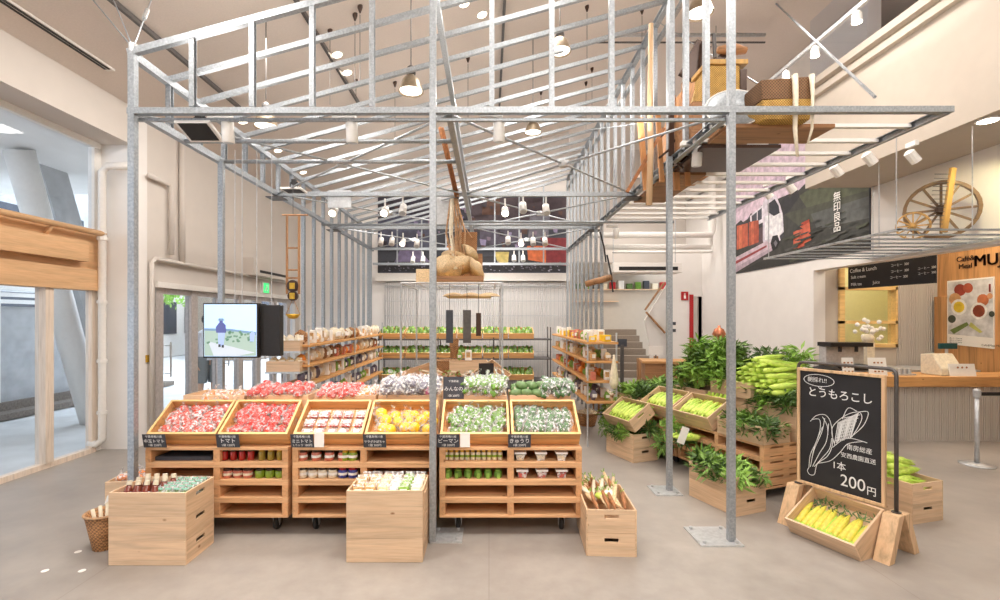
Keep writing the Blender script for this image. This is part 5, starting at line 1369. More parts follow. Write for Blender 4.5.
b = MB(); q = random.Random(4)
for k in range(26): b.ball((q.gauss(0,.12),q.gauss(0,.08),.2+q.gauss(0,.08)),.035,6)
b.build('blossoms','paper',t)
MB().b(-.06,.06,-.06,.06,-.42,0).build('stand','cream',t)
p = on(825,360,6.55); t = empty('dark_cloth','dark folded cloth heaped on the cafe counter behind the chalkboard','cloth',p); b = MB(); blob(b,1,(.2,.12,.07),.15,12,3,(0,0,.07)); b.build('cloth_body','black',t,smooth=True)
p = on(904,372,6.6); t = empty('cup_tray','small metal cup tray on the cafe counter','tray',p); MB().b(-.12,.12,-.06,.06,0,.02).build('tray','steel',t); 
for x in (-.07,0,.07): MB().lathe([(.025,.02),(.03,.09)],10).build('cup','steel',t).location = (x,0,0)
# menu board: hangs in a plane X = 6.0
pr = lambda x, y: atX(x, y, 6.0)
base = [(850,289),(937,283),(937,250),(850,265)]
lay = []
t = print_on('menu_board','black hanging menu board with white writing above the cafe counter','menu board',base,pr,lay,'board',.03,Vector((-1,0,0)))
o = t.location
def mt(s, x, y, size, base_t=None, off=0.0):
    bt_ = base_t or t; q = atX(x,y,6.0); text(s,'menu_text',size,'chalk',bt_,Matrix.Translation(Vector((6.0-.034,q.y,q.z))-bt_.location)@mm).data.offset = off
mt('Coffee & Lunch',852,273,.085); mt('Soft cream',853,279,.07); mt('Milk tea',853,286,.07); mt('Juice',875,284,.07)
for (x,y) in ((893,261),(893,267),(893,273),(892,279),(920,257),(920,270),(920,275)): 
    mt('コーヒー  300', x, y, .05 if x < 900 else .045)
MB().prism([pr(891,258)-o+Vector((-.032,0,0)),pr(936,250.5)-o+Vector((-.032,0,0)),pr(936,254)-o+Vector((-.032,0,0)),pr(891,260.5)-o+Vector((-.032,0,0))],(-.002,0,0)).build('header_strip','slate',t)
for x in (858,928): q = pr(x,252); MB().tube([q-o,Vector((q.x,q.y,3.57))-o],.004,5).build('hanging_wire','steel',t)
# MUJI lettering and poster on wood panel X=7.6
XW = 7.6; q = atX(958,262,XW)
t = empty('cafe_lettering','dark raised lettering on the wooden cafe wall above the poster','lettering',(XW-.005,q.y,q.z)); o = t.location
def ct(s,x,y,size,nm,off=0):
    q = atX(x,y,XW); text(s,nm,size,'dlid',t,Matrix.Translation(Vector((XW-.01,q.y,q.z))-o)@mm,ext=.004).data.offset = off
ct('Café&',957,262,.115,'line_text'); ct('Meal',959,269,.115,'line_text'); [ct('MUJI',974+d,266.5,.245,'name_text') for d in (0,.35,.7)]
pr = lambda x, y: atX(x, y, XW)
base = [(948,344),(995,349),(995,276.5),(948,281)]
def circ(cx, cy, r, n=14, k=1.0): return [(cx+r*math.cos(2*math.pi*i/n), cy+r*k*math.sin(2*math.pi*i/n)) for i in range(n)]
L = [((206,206,208),[(949,334),(994,338),(994,278),(949,282.5)]),((150,60,46),circ(961,290,6)),((170,84,60),circ(969,288,5)),((206,160,110),circ(956,299,6)),((190,110,70),circ(984,300,6)),((206,150,110),circ(991,296,3)),
     ((240,240,236),circ(960,307,8)),((226,196,60),circ(960,307,5.6)),((238,234,230),circ(980,311,8.5)),((140,62,40),circ(980,311,6.2)),((66,76,66),circ(953,319,4)),((110,128,72),[(951,330),(968,322),(970,325),(955,334)]),((196,196,110),[(972,322),(984,332),(981,333),(970,326)]),((120,40,40),[(990,284),(992,284),(992,292),(990,292)]),((60,70,60),circ(993,314,3))]
t = print_on('food_poster','framed white poster of soups and vegetables on the wooden cafe wall','poster',base,pr,L,'paper',.015,Vector((-1,0,0)))
q = atX(984,346,XW); text('Café&Meal MUJI','poster_text',.045,'dlid',t,Matrix.Translation(Vector((XW-.018-.02,q.y,q.z))-t.location)@mm)
for k in range(3): q = atX(951,338.5+2*k,XW); text('ご飯とスープとおかず','poster_text',.022,'slate',t,Matrix.Translation(Vector((XW-.036,q.y,q.z))-t.location)@mm)
# hanging rack with wheels
t = empty('hanging_rack','long steel rack hung by thin wires under the cafe soffit','rack',(3.95,0,2.55)); rk = t
b = MB(); b.b(0,.03,4.55,6.8,-.012,.012); b.build('side_rail','steel',t); MB().b(1.5,1.53,4.55,6.8,-.012,.012).build('side_rail','steel',t)
for k in range(9): MB().b(0,1.52,4.55+.278*k,4.575+.278*k,-.008,.008).build('cross_bar','galv',t)
for x,y in ((.02,4.6),(.02,6.7),(1.5,4.6),(1.5,6.7),(.76,4.6),(.76,5.7)): MB().tube([(x,y,0),(x,y,1.02 if x>.6 else 1.02)],.005,5).build('hanging_wire','steel',t)
def wheel(c, r, ns, label, m, rz, tilt=0, th=.035):
    t = empty('cartwheel',label,'wheel',c); t.rotation_euler = (R(90),R(tilt),R(rz))
    b = MB(); b.lathe([(r*.9,-th),(r,-th),(r,th),(r*.9,th),(r*.9,-th)],28,cap=False); b.build('rim',m,t)
    MB().lathe([(r*.1,-th*2),(r*.17,-th),(r*.17,th),(r*.1,th*2)],14).build('hub','dlid' if r>.2 else m,t)
    for k in range(ns): a = 2*math.pi*k/ns; MB().bar((r*.15*math.cos(a),r*.15*math.sin(a),0),(r*.92*math.cos(a),r*.92*math.sin(a),0),.022 if r>.2 else .012,.03).build('spoke',m,t)
q = atY(941,210,5.35); wheel(q,.33,12,'large dark wooden spoked wheel on the hanging rack','dkw',-38,0)
q = atY(913,226,5.35); wheel(q,.155,12,'small yellow wooden wheel beside the large one on the hanging rack','ochre',-35,0,.02)
q0, q1 = atY(953,168,5.15), atY(944,232,5.15)
t = empty('comb_tool','yellow wooden threshing comb leaning against the large wheel','farm tool',q1); MB().bar((0,0,0),q0-q1,.055,.03,up=(0,1,0)).build('beam','ochre',t)
for k in range(14): a = (q0-q1)*(.06+.065*k); MB().tube([a,a+Vector((-.19,0,.0))],.004,5).build('tooth','pipe',t)
# bollard
g = fl(977,465); t = empty('barrier_pole','brushed steel barrier pole on round base near cafe counter','pole',g)
MB().lathe([(.16,0),(.16,.012),(.05,.025),(.03,.03)],24).build('base','steel',t,smooth=True); MB().lathe([(.022,.03),(.022,.8)],14).build('pole','steel',t,smooth=True); MB().lathe([(.034,.78),(.036,.86),(.02,.88)],14).build('cap','steel',t); MB().b(.03,1.4,-.004,.004,.80,.84).build('belt','black',t)

# ------------------------------------------------------------------ screens on wires
q = atY(203,358,4.35); q2 = atY(258,303,4.35); w, h = q2.x-q.x, q2.z-q.z
t = empty('video_screen','square video screen showing a farmer in a field, hung on wires','screen',q)
MB().b(0,w,0,.06,0,h).build('bezel','black',t,bevel=.003)
scr = emis('screen_sky',(176,206,240),.75)
MB().b(.012,w-.012,-.003,0,.015,h-.012).build('display',scr,t)
def sp_(poly,i): return [(p[0]*w,-.004-.0006*i,p[1]*h) for p in poly]
b = MB(); ms = [emis('screen_'+n,c,s) for n,c,s in (('field',(150,172,164),.65),('path',(180,190,200),.7),('blue',(84,92,150),.5),('pants',(150,170,210),.7),('dark',(50,60,70),.4),('far',(110,140,170),.6),('leafy',(104,140,120),.55))]
def pp(mi, poly, i): b.mi = mi; b.poly(sp_(poly,i))
pp(0,[(.03,.04),(.97,.04),(.97,.42),(.6,.48),(.03,.5)],1); pp(5,[(.03,.5),(.6,.48),(.97,.42),(.97,.47),(.5,.53),(.03,.54)],2); pp(1,[(.2,.04),(.65,.04),(.95,.1),(.4,.24),(.1,.3)],3)
qq = random.Random(2)
for k in range(40):
    x, y = qq.uniform(.05,.9), qq.uniform(.25,.46); pp(6,[(x,y),(x+.04,y+.01),(x+.03,y+.04),(x-.01,y+.03)],4)
pp(3,[(.29,.22),(.38,.22),(.41,.48),(.28,.48)],6); pp(2,[(.25,.46),(.43,.46),(.42,.6),(.38,.64),(.3,.64),(.24,.56)],7); pp(4,[(.29,.2),(.33,.2),(.33,.25),(.29,.25)],8); pp(4,[(.35,.19),(.39,.19),(.39,.24),(.35,.24)],8)
pp(2,[(.31,.64),(.37,.64),(.37,.69),(.31,.69)],9); pp(5,[(.28,.68),(.40,.68),(.38,.72),(.3,.72)],10); pp(3,[(.86,.3),(.93,.3),(.95,.45),(.91,.5),(.86,.44)],6)
b.build('picture',ms,t,normals=False)
for x in (.55*w,.68*w,.95*w): MB().tube([(x,.03,h),(x,.03,3.25-q.z)],.0035,5).build('hanging_wire','steel',t)
q = atY(259,356,4.4); q2 = atY(280,305,4.4)
t = empty('video_screen','dark narrow screen seen from the side beside the lit one','screen',q,R(0)); MB().b(0,q2.x-q.x,0,.08,0,q2.z-q.z).build('housing','black',t,bevel=.004)
MB().b(.01,q2.x-q.x-.01,.08,.083,.01,q2.z-q.z-.01).build('display','slate',t)
MB().tube([(.1,.04,q2.z-q.z),(.1,.04,3.25-q.z)],.0035,5).build('hanging_wire','steel',t)
MB().tube([(.05,.04,q2.z-q.z),(-.02,.04,q2.z-q.z+.0)],.012,5).build('bracket','black',t)
# hanging ladder rack with brass things
q = atY(293,322,5.6)
t = empty('hanging_ladder','thin brown wooden ladder hanging by the left wall','ladder',q); k_ = 5.6/F
b = MB()
for x in (-6,6): MB().tube([(x*k_,0,28*k_),(x*k_,0,107*k_)],.014,6).build('side_rail','oldw',t)
for y in (107,74,52,44): MB().tube([((-11 if y==107 else -6)*k_,0,y*k_),((15 if y==107 else 6)*k_,0,y*k_)],.011,6).build('rung','oldw',t)
MB().tube([(0,0,107*k_),(0,0,3.27-q.z)],.004,5).build('cord','pipe',t)
t = empty('brass_pulley','dark brass pulleys and scale hanging under the ladder','pulley',q)
for z,r in ((36,6),(26,5)): 
    MB().lathe([(r*k_,-.02),(r*k_,.02)],14,Matrix.Translation((0,0,z*k_))@Matrix.Rotation(R(90),4,'X')).build('pulley_wheel','dlid',t)
    MB().b(-.03,.03,-.03,.03,(z-3)*k_,(z+3)*k_).build('pulley_block','gold',t)
b = MB(); m_=Matrix.Translation((0,0,8*k_)); b.lathe([(.005,-.06),(.05,-.05),(.085,0),(.08,.0),(.04,-.04)],14,m_,cap=False); b.build('brass_bowl','gold',t,smooth=True)
b = MB(); 
for s in (-1,1): b.tube([(s*.08,0,8*k_),(0,0,24*k_)],.004,5)
b.build('cord','rope',t)

# ------------------------------------------------------------------ shelves on both sides
def shelf(name, label, x0, x1, y0, y1, zs, post_top):
    t = empty(name, label, 'shelf', ((x0+x1)/2, y0, 0)); cx=(x0+x1)/2; w=(x1-x0)/2
    for z in zs: MB().b(-w,w,0,y1-y0,z-.03,z).build('shelf_board','counter',t,bevel=.003)
    for x in (-w+.02,w-.02):
        for y in (.02,(y1-y0)/2,y1-y0-.02): MB().tube([(x,y,0),(x,y,post_top)],.012,6).build('post','steel',t)
    return t
zl = [.55,.857,1.10,1.353]
shelf('display_shelf','long open shelf of bread and dry goods along the left side',-2.66,-2.28,6.0,10.2,zl,1.6)
zr = [.60,.87,1.13,1.38]
shelf('display_shelf','long open shelf of packaged goods along the right side',1.28,1.70,6.2,9.6,zr,1.5)
def pkg(mat, s, kind):
    t = empty('food_package','x','package')
    if kind == 'box': MB().b(-.5*s[0],.5*s[0],-.5*s[1],.5*s[1],0,s[2]).build('carton',mat,t,bevel=.006); MB().b(-.3*s[0],.3*s[0],-.5*s[1]-.002,-.5*s[1]-.001,.3*s[2],.8*s[2]).build('print','paper' if mat!='paper' else 'tan',t)
    if kind == 'bag':
        b = MB(); blob(b,1,(s[0]*.5,s[1]*.5,s[2]*.45),.12,10,4,(0,0,s[2]*.45)); b.build('bag',mat,t); MB().b(-.3*s[0],.3*s[0],-.5*s[1]-.004,-.5*s[1]-.002,.3*s[2],.6*s[2]).build('print','paper',t)
    if kind == 'jar':
        MB().lathe([(s[0]*.45,0),(s[0]*.45,s[2]*.7),(s[0]*.2,s[2]*.85)],10).build('jar_body',mat,t,smooth=True); MB().lathe([(s[0]*.25,s[2]*.85),(s[0]*.25,s[2])],10).build('lid','paper',t)
    return t
defs = [('wick',(.13,.1,.15),'bag','brown bread'),('cream',(.11,.1,.16),'bag','cream bread'),('orangev',(.1,.09,.12),'bag','orange snack'),('paper',(.09,.07,.14),'box','white carton'),
        ('jarpink',(.09,.07,.11),'box','pink carton'),('leafl',(.08,.08,.12),'bag','green packet'),('yellow',(.1,.07,.08),'box','yellow carton'),('egg',(.09,.08,.13),'bag','grey packet'),('tan',(.08,.07,.1),'box','tan carton'),('straw',(.11,.09,.13),'bag','straw-coloured bread')]
KK = [Kind(pkg(*d[:3])) for d in defs]
def stock(x0, x1, y0, y1, z, step, choice, where, xr=None, rows=2, s=1.0):
    y = y0; i = 0; s = s*(1.25 if rows == 1 else 1)
    while y < y1:
        for r_ in range(rows):
            k = choice[(i*7+r_*3+i//3) % len(choice)]
            x = x0+(x1-x0)*((r_+.5)/rows)
            KK[k].place((x+rg.uniform(-.01,.01), y, z+.001), (0,0,rg.uniform(-.3,.3)+R(90 if rg.random()<.5 else 0)), s*rg.uniform(.9,1.15), '%s on the %s' % (defs[k][3], where), 'goods on the '+where)
        y += step*rg.uniform(.95,1.1)*(1+.0*i); i += 1
stock(-2.56,-2.28,6.1,10.1,zl[3],.16,[0,1,9,1,3],'top tier of the left shelf',rows=1)
stock(-2.56,-2.28,6.1,10.1,zl[2],.16,[2,0,9,4,1],'second tier of the left shelf',rows=1)
stock(-2.56,-2.28,6.1,10.1,zl[1],.17,[7,3,7,5,1],'third tier of the left shelf',rows=1)
stock(-2.56,-2.28,6.1,10.1,zl[0],.2,[7,3,5,7],'bottom tier of the left shelf',rows=1)
stock(1.30,1.66,6.3,9.5,zr[3],.17,[6,4,3,6,5],'top tier of the right shelf',rows=2)
stock(1.30,1.66,6.3,9.5,zr[2],.17,[8,5,3,9],'second tier of the right shelf',rows=2)
stock(1.30,1.66,6.3,9.5,zr[1],.17,[4,2,5,3],'third tier of the right shelf',rows=2)
stock(1.30,1.66,6.3,9.5,zr[0],.18,[7,7,3,5],'bottom tier of the right shelf',rows=2)
t = empty('net_bag','white net bag hanging from the near end of the right shelf','bag',(1.62,6.12,0)); b=MB(); b.lathe([(.01,1.22),(.02,1.15),(.05,.98),(.06,.85),(.03,.78)],12,Matrix.Diagonal((1,.4,1,1))); b.build('bag','cream',t,smooth=True)
# small crates left of left shelf
for k,(py,z) in enumerate(((343,1.28),(366,1.02))):
    x = atY(289,0,6.1).x
    KX.place((x+.0,6.05,z),(0,0,0),.8,'%s small crate of bread at the near end of the left shelf' % ['upper','lower'][k],'bread crates at the shelf end')
    for j in range(4): KK[1 if k==0 else 9].place((x-.15+.1*j,6.02,z+.06),(0,0,.3*j),1,'wrapped bun in the %s small crate at the left shelf end' % ['upper','lower'][k],'buns in the small %s crate' % ['upper','lower'][k])
    b = MB(); b.b(x-.22,x+.22,5.9,6.2,z-.02,z); tag(b.build('bracket_shelf','steel'),'thin bracket shelf under the %s bread crate' % ['upper','lower'][k],'shelf')
# back green shelves, three tiers
def greens_box(cx, y, z, k, lb):
    KS.place((cx,y,z),(R(20),0,0),1.0,'slanted box of leafy greens, %s' % lb,'green vegetable boxes on the back shelf')
tt = empty('back_shelf','dark steel shelf of green vegetables against the back wall','shelf',(0,10.2,0))
for z in (.35,.82,1.24): MB().b(-2.4,1.35,-.02,.55,z-.025,z).build('shelf_board','pipe',tt)
for x in (-2.38,-1.1,.1,1.33):
    for y in (0,.5): MB().tube([(x,y,0),(x,y,1.5)],.014,6).build('post','pipe',tt)
pk = empty('greens_packet','x','greens'); b = MB(); blob(b,1,(.045,.03,.075),.3,8,3,(0,0,.08)); b.build('leaves','leafl',pk); b=MB(); b.lathe([(.02,0),(.03,.05),(.04,.12)],8,cap=False); b.build('packet_film','film2',pk)
KGp = Kind(pk); pk = empty('greens_packet','x','greens'); b = MB(); blob(b,1,(.045,.03,.075),.3,8,6,(0,0,.08)); b.build('leaves','leaf',pk); MB().ball((0,-.03,.05),.022,6).build('root_end','paper',pk); KGq = Kind(pk)
cols_ = [-2.1,-1.55,-1.0,-.45,.12,.68,1.1-.0]
for L_,z in enumerate((.355,.825,1.245)):
    for j,cx in enumerate((-2.1,-1.54,-.98,-.42,.14,.70)):
        lb = '%s tier, %s from the left' % (['bottom','middle','top'][L_],ORD[j]); greens_box(cx,10.2,z,0,lb)
        for a in range(2):
            for c in range(6):
                (KGp if (c+a+j)%2 else KGq).place((cx-.22+.088*c,10.27+.11*a,z+.05+.05*a),(R(-15),rg.uniform(-.2,.2),rg.uniform(-.5,.5)),rg.uniform(.9,1.15),'bunch of greens in the box on the %s' % lb,'greens in the box on the '+lb)

# ------------------------------------------------------------------ centre fixture with hats
xc0, xc1, yc0, yc1, zt = -1.12, .17, 6.0, 7.3, 2.14
t = empty('pipe_canopy','thin steel pipe frame standing over the centre table','frame',(0,0,0))
for x in (xc0,xc1):
    for y in (yc0,yc1): MB().tube([(x,y,.0),(x,y,zt)],.014,6).build('leg','steel',t)
for z in (zt,): MB().tube([(xc0,yc0,z),(xc1,yc0,z),(xc1,yc1,z),(xc0,yc1,z),(xc0,yc0,z)],.014,6).build('top_rail','steel',t)
for k in range(6): MB().tube([(xc0+.2+.2*k,yc0,zt),(xc0+.2+.2*k,yc1,zt)],.008,5).build('cross_bar','steel',t)
# wooden tray, hats, ropes
Yh = 6.25; kk = Yh/F
tx = atY(458,0,Yh).x
t = empty('hanging_tray','wooden tray of straw hats over the centre table','tray',(tx,Yh,zt+.02)); MB().b(-.33,.34,-.25,.25,0,.03).build('board','rim',t); MB().b(-.33,.34,-.26,-.25,0,.07).build('front_board','oldx',t)
tag(MB().b(tx-.55,tx-.30,Yh-.05,Yh+.1,zt+.02,zt+.2).build('cardboard_box','straw',bevel=.006),'small straw-coloured box left of the hat pile','box')
hat = empty('straw_hat','x','hat'); MB().lathe([(.2,0),(.19,.008),(.1,.02),(.095,.08),(.06,.115),(.01,.12)],24).build('hat_body','straw',hat,smooth=True)
b=MB(); b.lathe([(.101,.022),(.099,.045)],24,cap=False); b.build('hat_band','rope',hat); KH = Kind(hat)
for i,(x,z,rx,ry,s,lb) in enumerate([(-.15,.03,-70,0,1,'front straw hat propped upright on the hanging tray'),(.02,.05,-35,-20,1.15,'large straw hat lying over the pile on the tray'),(.2,.03,-30,50,1,'straw hat leaning at the right end of the tray'),(-.05,.2,-20,10,.9,'straw hat on top of the pile'),(.12,.24,-40,30,.8,'smallest straw hat behind the pile top')]):
    KH.place((tx+x,Yh+.02*i,zt+.17+z),(R(rx),R(ry),0),s,lb,'straw hats on the hanging tray')
b = MB(); b.bar((tx-.28,Yh+.1,zt+.05),(tx-.2,Yh+.1,zt+.36),.16,.02,up=(0,1,0)); tag(b.build('plank','oldx'),'flat brown board standing behind the hats at left','board')
b = MB(); b.bar((tx+.12,Yh+.15,zt+.05),(tx+.13,Yh+.15,zt+.72),.24,.03,up=(0,1,0)); tag(b.build('plank','wick'),'tall brown woven panel behind the hats','board')
b = MB(); b.bar((tx+.26,Yh+.12,zt+.05),(tx+.25,Yh+.12,zt+.42),.14,.03,up=(0,1,0)); tag(b.build('plank','oldx'),'short brown board behind the hats at right','board')
for i in range(5):
    p0_ = Vector((tx-.06+.03*i,Yh,zt+.2)); p1_ = atY(451+1.2*i,196,Yh)
    mid = (p0_+p1_)/2+Vector((.04*(i-2),0,0)); b = MB(); b.tube([p0_,mid,p1_],.014 if i!=1 else .03,6)
    tag(b.build('hanging_rope','rope' if i!=1 else 'cream'),['thin rope left of the others above the hats','thick pale rope above the hats','brown middle rope above the hats','fourth rope above the hats','rightmost rope above the hats'][i],'rope')
b = MB(); q = random.Random(9)
for k in range(40):
    p = Vector((tx+q.gauss(0,.04),Yh+q.gauss(0,.05),zt+.45+q.uniform(0,.5))); b.tube([p,p+Vector((q.gauss(0,.03),q.gauss(0,.03),q.uniform(-.25,-.1)))],.006,4)
tag(b.build('straw_bundle','rope'),'shaggy straw bundle hanging from the ropes above the hats','straw bundle')
b = MB(); b.lathe([(.05,-.06),(.08,0),(.05,.06)],10,Matrix.Translation(atY(455,194,Yh))); tag(b.build('iron_pulley','pipe'),'dark iron pulley knot where the ropes meet','pulley')
tag(MB().b(atY(447,0,6.6).x,atY(491,0,6.6).x,6.5,6.9,1.98,2.0).build('hanging_board','rim'),'thin pale board hanging under the pipe frame','board')
for k in range(3): tag(MB().lathe([(.16,0),(.12,.03),(.04,.05)],16,Matrix.Translation((-.5+.25*k,6.7,2.005))).build('flat_basket','straw'),'flat straw basket lid, %s on the thin board under the frame' % ORD[k],'basket','flat baskets on the board')
# long dark tools hung over the centre table
for i,(x0,x1,y0,y1,m_,lb) in enumerate([(446,453,310,343,'slate','blue grey'),(463,471,310,343,'pipe','dark grey'),(476,481,313,336,'dlid','narrow dark brown')]):
    p_ = atY(x0,y1,6.1); p2 = atY(x1,y0,6.1); t = empty('hanging_sign',lb+' long sign board hanging over the centre table','sign',p_); MB().b(0,p2.x-p_.x,0,.02,0,p2.z-p_.z).build('panel',m_,t); MB().tube([((p2.x-p_.x)/2,.01,p2.z-p_.z),((p2.x-p_.x)/2,.01,zt-p_.z)],.003,4).build('cord','pipe',t)
# centre table with crates
t = empty('centre_table','wooden centre table under the pipe frame','table',(-.5,6.5,0)); MB().b(-.6,.6,-.45,.45,.72,.76).build('table_top','wx',t)
for x in (-.56,.56):
    for y in (-.4,.4): MB().b(x-.025,x+.025,y-.025,y+.025,0,.72).build('leg','wz',t)
KX.place((-.62,6.2,.77),(0,0,R(-20)),label='lower tilted crate on the centre table',group='crates on the centre table')
KX.place((-.35,6.25,.77),(0,0,R(12)),label='front crate on the centre table',group='crates on the centre table')
KX.place((-.28,6.5,.94),(0,0,R(5)),label='raised crate of cream roots on the centre table',group='crates on the centre table')
KX.place((-.95,6.5,.80),(R(25),R(-15),R(30)),label='crate leaning at the left of the centre table',group='crates on the centre table')
KY.place((-.02,6.45,.82),(R(20),R(35),R(-20)),label='crate leaning at the right of the centre table',group='crates on the centre table')
for k in range(22):
    Kr[1 if k%3 else 0].place((-.75+.035*k,6.18+.05*(k%3),.90+.05*(k%2)),(R(70),R(rg.uniform(-40,40)),rg.uniform(-1,1)),.8,'pale root in the crates on the centre table','roots on the centre table')
KK[5].place((-.4,6.45,1.12),label='leafy packet on the raised crate of the centre table')
KK[3].place((-.28,6.42,1.12),label='white carton on the raised crate of the centre table')
tag(MB().b(-.13,.06,6.0,6.02,.92,1.12,Matrix.Translation((0,0,0))).build('black_crate','black'),'black slate board leaning at the right of the centre table','board')
b = basket((-.62,7.0,.77),.12,.17,.3,'brown round basket behind the crates of the centre table')
b = basket((-.5,6.75,1.12),.05,.07,.28,'tall orange brown basket above the centre table','wick')

# ------------------------------------------------------------------ old farm tools on the cantilever
Zc = ZB+.035
t = empty('winnowing_machine','old brown wooden winnowing machine lying on the right hand platform','farm machine',(2.22,4.85,Zc))
MB().hexa([(-.28,.0,0),(.28,.0,0),(.28,.9,0),(-.28,.9,0),(-.05,.05,.95),(.2,.05,.95),(.2,.8,.95),(-.05,.8,.95)]).build('body','oldo',t,bevel=.005)
for z in (.15,.35): MB().b(-.27+z*.12,.27-z*.12,-.02,.02,z,z+.05).build('brace_strip','oldx',t)
MB().bar((-.28,-.03,.02),(-.05,-.03,.7),.06,.04,up=(0,1,0)).build('diagonal_strip','oldx',t); MB().bar((-.3,-.04,.0),(.0,-.0,1.0),.05,.04,up=(0,1,0)).build('diagonal_strip','rim',t)
MB().lathe([(.16,-.05),(.16,0)],18,Matrix.Translation((.0,-.02,.3))@Matrix.Rotation(R(90),4,'X')).build('fan_disc','oldx',t)
MB().b(-.0,.16,.2,.6,.95,1.1).build('hopper','oldw',t)
tag(MB().b(1.92,2.2,4.25,5.6,Zc,Zc+.03).build('plank','oldx'),'brown plank lying along the edge of the right hand platform','plank')
for i,(px_,w_) in enumerate(((677,.06),(688,.05),(662,.045))):
    p0_ = atY(px_,190-i*4,4.9); b = MB(); b.bar(p0_+Vector((0,0,.0)),p0_+Vector((-.03,.05,1.0 if i<2 else .8)),w_,.03,up=(0,1,0))
    tag(b.build('timber_batten','oldo'),['broad orange wooden slat standing beside the right wall studs','second orange slat nearer the winnowing machine','thin dark slat behind the bamboo pole'][i],'slat')
p0_, p1_ = atY(649,205,4.4), atY(651,24,4.4); b = MB(); b.tube([p0_,p0_.lerp(p1_,.3)+Vector((.01,0,0)),p0_.lerp(p1_,.6),p1_],[.03,.028,.026,.022],9); tag(b.build('bamboo_pole','wz',smooth=True),'tall pale wooden pole standing against the right studs','pole')
b = MB(); b.bar(atY(627,192,4.5),atY(664,128,4.5),.03,.02,up=(0,1,0)); tag(b.build('tool_shaft','brownv'),'slanting brown tool handle below the pale pole','tool handle')
b = MB(); b.bar(atY(640,118,4.5),atY(646,190,4.6),.05,.03,up=(0,1,0)); tag(b.build('timber_batten','oldo'),'orange brown slat hanging left of the pale pole','slat')
t = empty('iron_tools','dark iron spiked farm tools hanging between studs','farm tool',atY(671,130,4.7))
for k in range(5): MB().tube([(0,0,.12-.1*k),(.12*(-1)**k,0,.02-.1*k)],.012,6).build('spike','dlid',t)
MB().bar((0,0,.35),(0,0,-.35),.05,.03,up=(0,1,0)).build('shaft','dlid',t)
# wicker box + plank + log
q = atY(725,80,4.3); t = empty('wicker_chest','yellow woven chest on the right hand platform','chest',(q.x,q.y,q.z-.14)); MB().b(-.15,.14,0,.3,0,.28).build('chest_body','wicky',t,bevel=.01); MB().b(-.17,.2,-.02,.32,.28,.32).build('lid','ochre',t); MB().b(-.16,.2,-.02,.3,-.05,0).build('tray','ochre',t); MB().b(.14,.2,0,.3,0,.24).build('side_frame','dlid',t)
tag(MB().b(q.x-.3,q.x+.3,4.3,4.75,3.34,q.z-.19).build('support_box','oldx',bevel=.01),'low brown wooden box under the woven chest','box')
q = atY(733,49,4.35); b = MB(); b.tube([q+Vector((-.14,0,-.01)),q,q+Vector((.12,0,-.015))],[.03,.055,.03],10); tag(b.build('wooden_log','oldx',smooth=True),'reddish wooden log lying on top of the woven chest','log')
b = MB(); b.bar(q+Vector((-.12,.05,-.12)),q+Vector((-.05,.05,.0)),.06,.06,up=(0,1,0)); tag(b.build('wood_block','dlid'),'dark block under the reddish log','block')
q0,q1 = atY(686,78,4.7), atY(712,38,4.7); b = MB(); b.bar(q0,q0.lerp(q1,.6)+Vector((.02,0,.1)),.16,.05,up=(0,1,0)); tag(b.build('dark_basket','dlid'),'dark brown weathered board behind the woven chest','board')
b = MB(); b.tube([atY(706,60,4.6),atY(708,36,4.6),atY(714,34,4.6),atY(715,58,4.6)],.018,6); tag(b.build('iron_hook','pipe'),'dark iron hook standing above the winnowing machine','hook')
# metal basin
q = atY(734,111,3.85); t = empty('metal_basin','shallow white-rimmed metal basin leaning on the front beam','basin',q); t.rotation_euler = (R(72),0,R(-10)); t.location.z += .02
MB().lathe([(.02,-.06),(.14,-.055),(.2,0),(.215,.004),(.2,.01),(.13,-.045),(.02,-.05)],28,Matrix.Diagonal((1.05,.85,1,1))).build('basin_bowl','galv',t,smooth=True)
b = MB(); b.tube([(.222*math.cos(a*.2618),.18*math.sin(a*.2618),.006) for a in range(25)],.007,6); b.build('basin_rim','white',t)
# back basket
q = atY(780,104,3.75); t = empty('woven_backpack','woven basket backpack with dark upper weave and long straps on the platform','basket',q)
w1, hh_ = .2, .16
def taper(z0,z1,k0,k1): return [(-w1*k0,-.1*k0,z0),(w1*k0,-.1*k0,z0),(w1*k0,.14*k0,z0),(-w1*k0,.14*k0,z0),(-w1*k1,-.1*k1,z1),(w1*k1,-.1*k1,z1+.03),(w1*k1,.14*k1,z1+.03),(-w1*k1,.14*k1,z1)]
MB().hexa(taper(-.165,-.01,.9,1)).build('lower_weave','wicky',t,bevel=.01); MB().hexa(taper(-.01,.14,1,1.06)).build('upper_weave','wickd',t,bevel=.006)
for x in (.04,.17): 
    b = MB(); b.tube([(x,-.12,.17),(x,-.13,0),(x-.005,-.13,-.25),(x+(.02 if x<.1 else -.03),-.12,-.46 if x<.1 else -.36)],[.022,.02,.016,.01] if x<.1 else [.02,.012,.01,.008],8); b.build('strap','cream',t,smooth=True)
